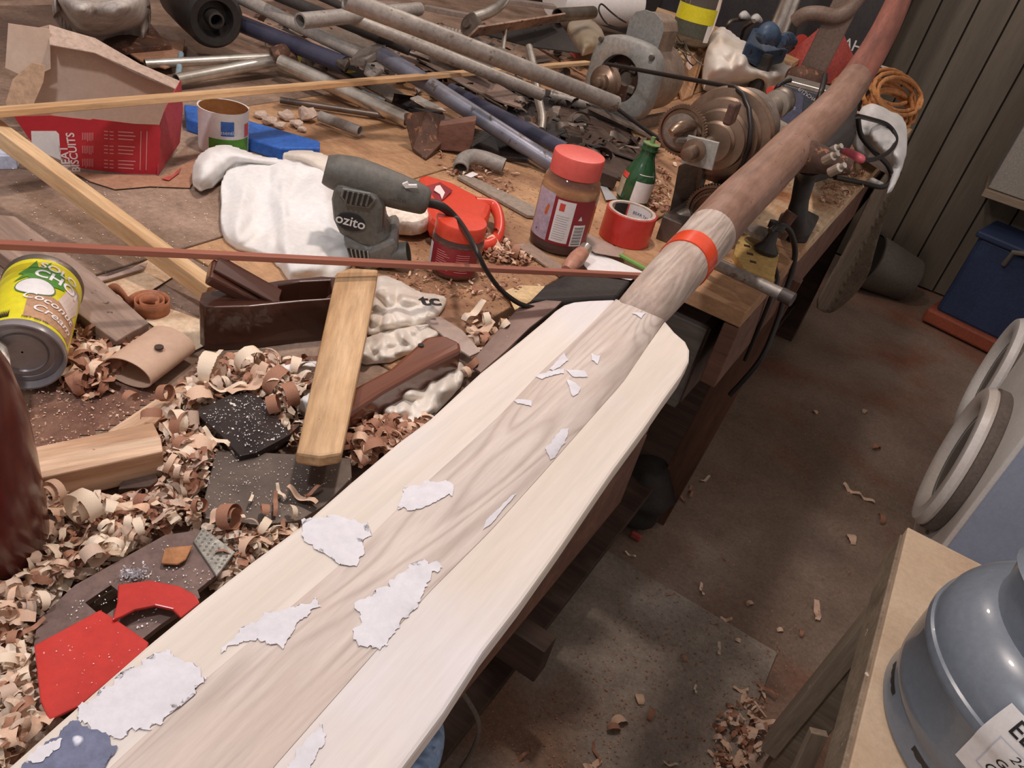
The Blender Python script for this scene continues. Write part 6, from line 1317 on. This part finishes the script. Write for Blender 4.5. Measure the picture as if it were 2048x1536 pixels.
A5 = [(690, 900), (700, 850), (750, 830), (830, 850), (880, 830), (810, 890), (760, 905), (720, 930)]
A6 = [(960, 500), (975, 465), (1005, 470), (1040, 500), (1070, 520), (1040, 530), (980, 520)]
A7 = [(930, 640), (960, 615), (1010, 640), (1030, 655), (980, 700), (960, 700), (935, 672)]
A8 = [(760, 560), (850, 520), (1000, 545), (1080, 570), (1000, 600), (900, 590), (820, 580)]
A9 = [(850, 300), (960, 320), (1050, 350), (1020, 390), (900, 350)]
A10 = [(1310, 330), (1340, 340), (1340, 420), (1300, 420), (1285, 370)]
A11 = [(1650, 340), (1700, 330), (1745, 350), (1730, 372), (1680, 410), (1640, 400)]
mound('sawdust_bed', A1, .016, 'brown dust bed under the curls at the near left corner'); mound('sawdust_bed', A2, .012, 'brown dust bed under the curls before the wooden plane'); mound('sawdust_bed', A3, .012, 'brown dust bed under chips beside the zinc tip')
mound('sawdust_bed', [(60, 800), (140, 700), (240, 740), (330, 780), (220, 850), (60, 900)], .003, 'thin reddish dust layer between can and pine block')
ALL = [SHAV, SHAV_P, SHAV_R, SHAV_G]; RB = [SHAV_R, SHAV_R, SHAV]
carpet('shaving_heap', A1, 1500, .0068, .022, ALL, 'deep heap of mixed pale and brown shavings at the near left corner', h0=.006)
carpet('shaving_heap', A2, 800, .0075, .026, ALL, 'heap of tan shavings between wooden plane and black speckled plate', h0=.004)
carpet('shaving_heap', A3, 420, .0065, .020, ALL, 'chips heaped between the zinc tip, steel plate and oar blade', h0=.004)
carpet('shaving_heap', A4, 230, .010, .020, [SHAV_R, SHAV_R, SHAV], 'red-brown shreds between the can and the weathered plank end')
carpet('shaving_heap', A5, 300, .008, .016, RB, 'red-brown shreds in the dark tray beside the tan board', h0=.010)
carpet('shaving_heap', A6, 240, .006, .014, [SHAV_R, SHAV], 'fine brown curls between the short jar and the large jar')
carpet('shaving_heap', A7, 50, .008, .010, [SHAV, SHAV_R], 'small chips around the yellowish curls near the oar shoulder')
carpet('shaving_heap', A8, 160, .004, .003, RB, 'thin scatter of chips on the bench behind the oar shoulder', tilt=.15)
carpet('shaving_heap', A9, 130, .005, .004, RB, 'thin scatter of chips around the grey pipe elbow', tilt=.2)
carpet('shaving_heap', A10, 140, .007, .006, RB, 'chips around the base of the green bottle', tilt=.3)
carpet('shaving_heap', A11, 160, .007, .008, RB, 'chips on the pale board at the bench end', tilt=.3)
carpet('shaving_heap', [(1330, 300), (1500, 250), (1560, 330), (1480, 420), (1380, 380)], 260, .008, .004, RB, 'chips lying under the lathe', tilt=.3)
carpet('metal_scrap', DEFER_SCRAP, 420, .020, .03, [RUSTY, DSTEEL, BLACKM, CAST, DARKW], 'small dark metal and bark scraps under the pipe pile', kinds=('flat', 'flat', 'arc'), tilt=.35, cat='scrap')
# dust and crumbs over the bench
def crumbs(name, poly, count, s, m, label, h0=0.0, hr=.001):
    vs, fs = [], []
    for _ in range(count):
        x, y = in_poly(poly, rs); p = P(x, y, h0 + .0008 + rs.random() * hr); q = s * rs.uniform(.4, 1.5); a = rs.uniform(0, 6.28); n = len(vs)
        u = Vector((math.cos(a), math.sin(a), rs.uniform(-.3, .5))) * q; v = Vector((-math.sin(a), math.cos(a), rs.uniform(-.3, .3))) * q * rs.uniform(.3, .9)
        vs += [tuple(p - u - v), tuple(p + u - v), tuple(p + u + v), tuple(p - u + v)]; fs.append((n, n + 1, n + 2, n + 3))
    g = G(); g.v = [Vector(v) for v in vs]; g.f = fs
    me = bpy.data.meshes.new(name); c = g.v[0].copy(); me.from_pydata([tuple(v - c) for v in g.v], [], fs); me.materials.append(m); o = bpy.data.objects.new(name, me); COL.objects.link(o); o.location = c
    return tag(o, label, 'dust', kind='stuff')
crumbs('dust_specks', [(0, 300), (400, 300), (460, 560), (380, 700), (0, 900)], 900, .0007, SHAV_P, 'pale dust specks over the grimy left of the bench')
crumbs('dust_specks', [(60, 780), (330, 780), (420, 1000), (60, 1000)], 600, .0008, SHAV, 'sawdust specks between the can and the pine block', .003)
crumbs('dust_specks', [(740, 560), (860, 300), (1200, 340), (1240, 560), (1000, 640)], 1300, .0011, SHAV_R, 'brown dust specks over the tan boards around the jars')
crumbs('dust_specks', [(408, 905), (700, 918), (600, 1035), (410, 1030)], 300, .0004, WHT, 'white specks on the dark steel plate', .0205, .0004)
crumbs('dust_specks', [(400, 830), (480, 785), (520, 795), (575, 868), (500, 905)], 260, .0005, WHT, 'white crumbs on the black speckled plate', .0265, .0004)
crumbs('dust_specks', [(120, 1220), (330, 1080), (430, 1150), (200, 1350)], 220, .0005, WHT, 'white specks on the plane iron', .0245, .0004)
crumbs('dust_specks', [(90, 1300), (200, 1225), (290, 1290), (160, 1400)], 30, .0003, WHT, 'white specks on the red plastic tab', .0322, .0003)
# individual curls that stand out
def curl_mesh(kind, turns, wk, m, seed):
    q = random.Random(seed); n = 30; vs = []
    sk = q.uniform(-.5, .5)
    for k in range(n + 1):
        u = k / n
        if kind == 'roll': a = u * turns * 2 * math.pi; rad = 1 - .42 * u; x, z = rad * math.cos(a), rad * math.sin(a); off = sk * u * turns * .8; ww = wk * (1 - .2 * u)
        elif kind == 'wave': x = (u - .5) * 3.2; z = .45 * math.sin(u * 7 + sk * 5) * (1 - .4 * u); off = sk * math.sin(u * 3); ww = wk * (.75 + .25 * math.sin(math.pi * u))
        else: a = u * turns * math.pi; x, z = math.cos(a), .8 * math.sin(a); off = sk * u; ww = wk * (.6 + .4 * math.sin(math.pi * min(1, u * 1.2)))
        vs += [(x, off - ww / 2, z), (x, off - ww / 6, z * 1.02), (x, off + ww / 6, z * 1.02), (x, off + ww / 2 * (1 + .08 * q.uniform(-1, 1)), z)]
    lo = min(v[2] for v in vs); vs = [(x, y, z - lo) for x, y, z in vs]
    fs = [(4 * k + j, 4 * k + 4 + j, 4 * k + 5 + j, 4 * k + 1 + j) for k in range(n) for j in range(3)]
    me = bpy.data.meshes.new('wood_shaving'); me.from_pydata(vs, [], fs); me.materials.append(m)
    for p in me.polygons: p.use_smooth = True
    return me
TPL = [curl_mesh('roll', 1.2, .8, SHAV_P, 1), curl_mesh('roll', 1.6, .55, SHAV, 2), curl_mesh('arc', 1.3, .9, SHAV_P, 3), curl_mesh('arc', 1.0, 1.3, SHAV, 4), curl_mesh('wave', 1, .7, SHAV_P, 5), curl_mesh('wave', 1, .9, SHAV, 6),
       curl_mesh('roll', 1.5, 1.0, SHAV_R, 7), curl_mesh('arc', 1.2, 1.0, SHAV_R, 8), curl_mesh('wave', 1, .5, SHAV_R, 9), curl_mesh('roll', 1.1, 1.4, SHAV_G, 10)]
proto = bpy.data.objects.new('wood_shaving', TPL[0])
KINDS_ = ['pale rolled shaving', 'tan spiral shaving', 'pale bent shaving', 'broad tan bent shaving', 'pale wavy shaving', 'broad tan wavy shaving', 'red-brown rolled shaving', 'red-brown bent shaving', 'thin red-brown wavy shaving', 'greyish rolled shaving']
MARKS = [(160, 900, 'the pine block'), (300, 850, 'the pine block end'), (20, 1000, 'the maroon bottle'), (60, 1175, 'the dark steel bar'), (200, 1170, 'the plane iron slot'), (430, 1100, 'the zinc tip'), (300, 1050, 'the plane iron'), (110, 1250, 'the red plastic tab'), (100, 1400, 'the red tab corner'), (0, 1480, 'the left photo edge'),
 (480, 840, 'the black speckled plate'), (560, 960, 'the dark steel plate'), (600, 800, 'the tan board'), (520, 700, 'the wooden plane'), (310, 780, 'the card tube'), (350, 820, 'the thin pine lath'), (640, 1000, 'the steel plate corner'), (200, 660, 'the weathered plank'), (120, 740, 'the coconut can'), (900, 600, 'the printed bag'), (1040, 660, 'the brown blade'), (900, 760, 'the brown wooden tool tip'),
 (800, 850, 'the dark tray'), (720, 880, 'the tan board foot'), (960, 480, 'the short jar'), (1100, 520, 'the large jar'), (1400, 380, 'the lathe foot'), (1480, 300, 'the stepped pulley'), (1290, 350, 'the green bottle'), (1700, 230, 'the charger'), (1540, 1440, 'the foot of the sloping batten'), (1740, 1200, 'the side table corner'), (1560, 1290, 'the mat corner'), (1300, 1420, 'the middle of the mat'), (1380, 980, 'the leaning plank foot'), (1750, 900, 'the nearer washing machine'), (1780, 700, 'the blue crate'), (1200, 1500, 'the near mat edge'), (1430, 1260, 'the mat far edge'), (1000, 1400, 'the blue rag'), (1170, 1140, 'the bench leg'), (1650, 820, 'the middle of the aisle')]
def curl(x, y, h, spx, t, label, group, rz=None, tilt=.35, cat='wood shaving'):
    o = proto.copy(); o.data = TPL[t]; COL.objects.link(o)
    p = P(x, y, h); s = SP(p, spx) / 2; o.location = p; o.scale = (s, s, s)
    o.rotation_euler = (rs.gauss(0, tilt), rs.gauss(0, tilt), rs.uniform(0, 6.28) if rz is None else rz)
    nm, dx, dy = min(((n_, x - lx, y - ly) for lx, ly, n_ in MARKS), key=lambda q: math.hypot(q[1], q[2]))
    side = ('right of' if dx > 0 else 'left of') if abs(dx) > abs(dy) else ('in front of' if dy > 0 else 'behind')
    big = 'large ' if spx > 48 else 'small ' if spx < 34 else ''
    return tag(o, '%s%s lying %s %s' % (big, KINDS_[t], side, nm), cat, group)
G1 = ('pale or brown wood curl in the big heap near the maroon bottle', 'large curls in the near left heap')
G2 = ('tan wood curl in the heap in front of the wooden plane', 'large curls before the wooden plane')
G3 = ('wood curl or chip beside the zinc tip and the steel plate', 'curls around the steel plate')
for x, y, s, t in [(120, 1010, 62, 1), (165, 1030, 78, 0), (210, 1040, 56, 2), (95, 1040, 60, 3), (250, 1075, 50, 4), (185, 1125, 46, 9), (230, 1110, 44, 0), (75, 1150, 44, 3), (70, 1215, 46, 2), (20, 1240, 56, 5), (50, 1330, 60, 4), (15, 1330, 50, 0), (40, 1420, 46, 7), (70, 1440, 50, 5), (20, 1480, 60, 3), (110, 1110, 46, 4), (290, 1020, 50, 8), (320, 1000, 46, 7), (35, 1290, 38, 6), (155, 1085, 46, 5), (280, 1060, 40, 2), (60, 1260, 40, 8), (10, 1400, 44, 9)]:
    curl(x, y, .026, s, t, *G1)
for x, y, s, t in [(400, 800, 54, 3), (425, 752, 70, 2), (480, 740, 66, 0), (530, 745, 56, 1), (560, 770, 62, 7), (450, 780, 50, 4), (500, 770, 60, 5), (575, 800, 54, 6), (590, 745, 44, 2), (380, 860, 60, 7), (350, 850, 50, 2), (395, 900, 58, 3), (360, 910, 48, 0), (340, 930, 44, 1), (370, 840, 42, 9), (425, 720, 40, 4), (610, 760, 46, 9), (340, 800, 40, 6), (300, 830, 40, 7), (260, 805, 36, 7), (555, 820, 44, 6), (430, 880, 40, 4)]:
    curl(x, y, .024, s, t, *G2)
for x, y, s, t in [(455, 1060, 60, 6), (490, 1070, 42, 9), (520, 1060, 40, 2), (475, 1030, 30, 4), (550, 1010, 36, 8), (600, 1000, 42, 5), (500, 1095, 50, 3), (530, 1030, 34, 7), (575, 1030, 30, 2), (410, 1020, 34, 6), (460, 1110, 40, 8), (625, 985, 30, 8), (560, 985, 24, 4), (500, 1000, 18, 4), (430, 1040, 30, 5)]:
    curl(x, y, .024, s, t, *G3)
for x, y, s, t in [(948, 630, 46, 4), (975, 645, 34, 0), (960, 660, 40, 5), (1000, 655, 30, 2), (935, 735, 30, 6), (930, 745, 24, 3)]:
    curl(x, y, .014, s, t, 'yellowish curl between the printed bag and the oar shoulder', 'yellowish curls near the oar shoulder')
for x, y, s, t in [(745, 905, 50, 7), (720, 915, 36, 3), (800, 865, 36, 6), (760, 870, 40, 8), (700, 880, 30, 5)]:
    curl(x, y, .018, s, t, 'red-brown shred in the dark tray beside the tan board', 'shreds in the dark tray')
for x, y, s, t in [(150, 720, 40, 7), (180, 690, 36, 8), (205, 705, 50, 4), (230, 715, 40, 5), (195, 745, 34, 2), (165, 770, 30, 6)]:
    curl(x, y, .014, s, t, 'brown shred beside the weathered plank end', 'shreds by the weathered plank')
for x, y, s, t in [(985, 480, 40, 8), (1005, 500, 46, 5), (1030, 510, 30, 6), (858, 545, 20, 7), (820, 560, 22, 8)]:
    curl(x, y, .010, s, t, 'brown curl on the bench around the short jar', 'curls around the short jar')
for x, y, s, t in [(1500, 345, 40, 3), (1480, 330, 44, 5), (1380, 360, 30, 7), (1320, 300, 40, 7), (1310, 330, 34, 8), (1455, 350, 30, 9), (1690, 255, 34, 4)]:
    curl(x, y, .010, s, t, 'brown chip lying under or beside the lathe', 'chips near the lathe')
# floor litter
G4 = ('wood shaving lying on the dusty floor or mat', 'shavings scattered on the floor')
for x, y, s in [(1440, 1300, 28), (1450, 1238, 22), (1432, 1250, 18), (1475, 1280, 18), (1366, 1318, 22), (1280, 1400, 36), (1300, 1430, 34), (1240, 1450, 50), (1225, 1465, 40), (1190, 1510, 44), (1180, 1530, 40), (1390, 1380, 20), (1480, 1380, 26), (1480, 1450, 60), (1500, 1470, 50), (1460, 1460, 40), (1500, 1500, 56), (1470, 1520, 46), (1510, 1420, 40), (1530, 1380, 40), (1520, 1440, 46), (1600, 1270, 24), (1560, 1262, 20), (1630, 1225, 40), (1500, 1210, 24), (1400, 1180, 26), (1340, 1530, 26), (1700, 980, 30), (1750, 900, 26), (1730, 1000, 30), (1700, 1080, 36), (1760, 1040, 30), (1730, 825, 20), (1630, 825, 16), (1380, 985, 36), (1365, 1000, 30), (1410, 960, 24), (1260, 1110, 20), (1005, 1330, 20), (1480, 1530, 50), (1660, 1520, 30), (1040, 1520, 40), (1340, 1190, 20), (1450, 1120, 18)]:
    curl(x, y, -.887 if y > 1100 + (x - 1170) * .5 else -.898, s * .72, rs.choice([3, 5, 7, 8, 4, 8, 5]), *G4, tilt=.2)
def fl(x, y): return -.888
carpet('floor_litter', [(1440, 1420), (1530, 1370), (1540, 1480), (1500, 1560), (1420, 1536)], 130, .011, .025, [SHAV_R, SHAV, SHAV_G], 'pile of shavings on the mat against the sloping batten', h0=-.888)
crumbs('floor_dust', [(1000, 1536), (1200, 1250), (1450, 900), (1650, 650), (1850, 750), (1700, 1150), (1480, 1536)], 1900, .0018, SHAV_R, 'brown dust and bits scattered over the floor', -.887)
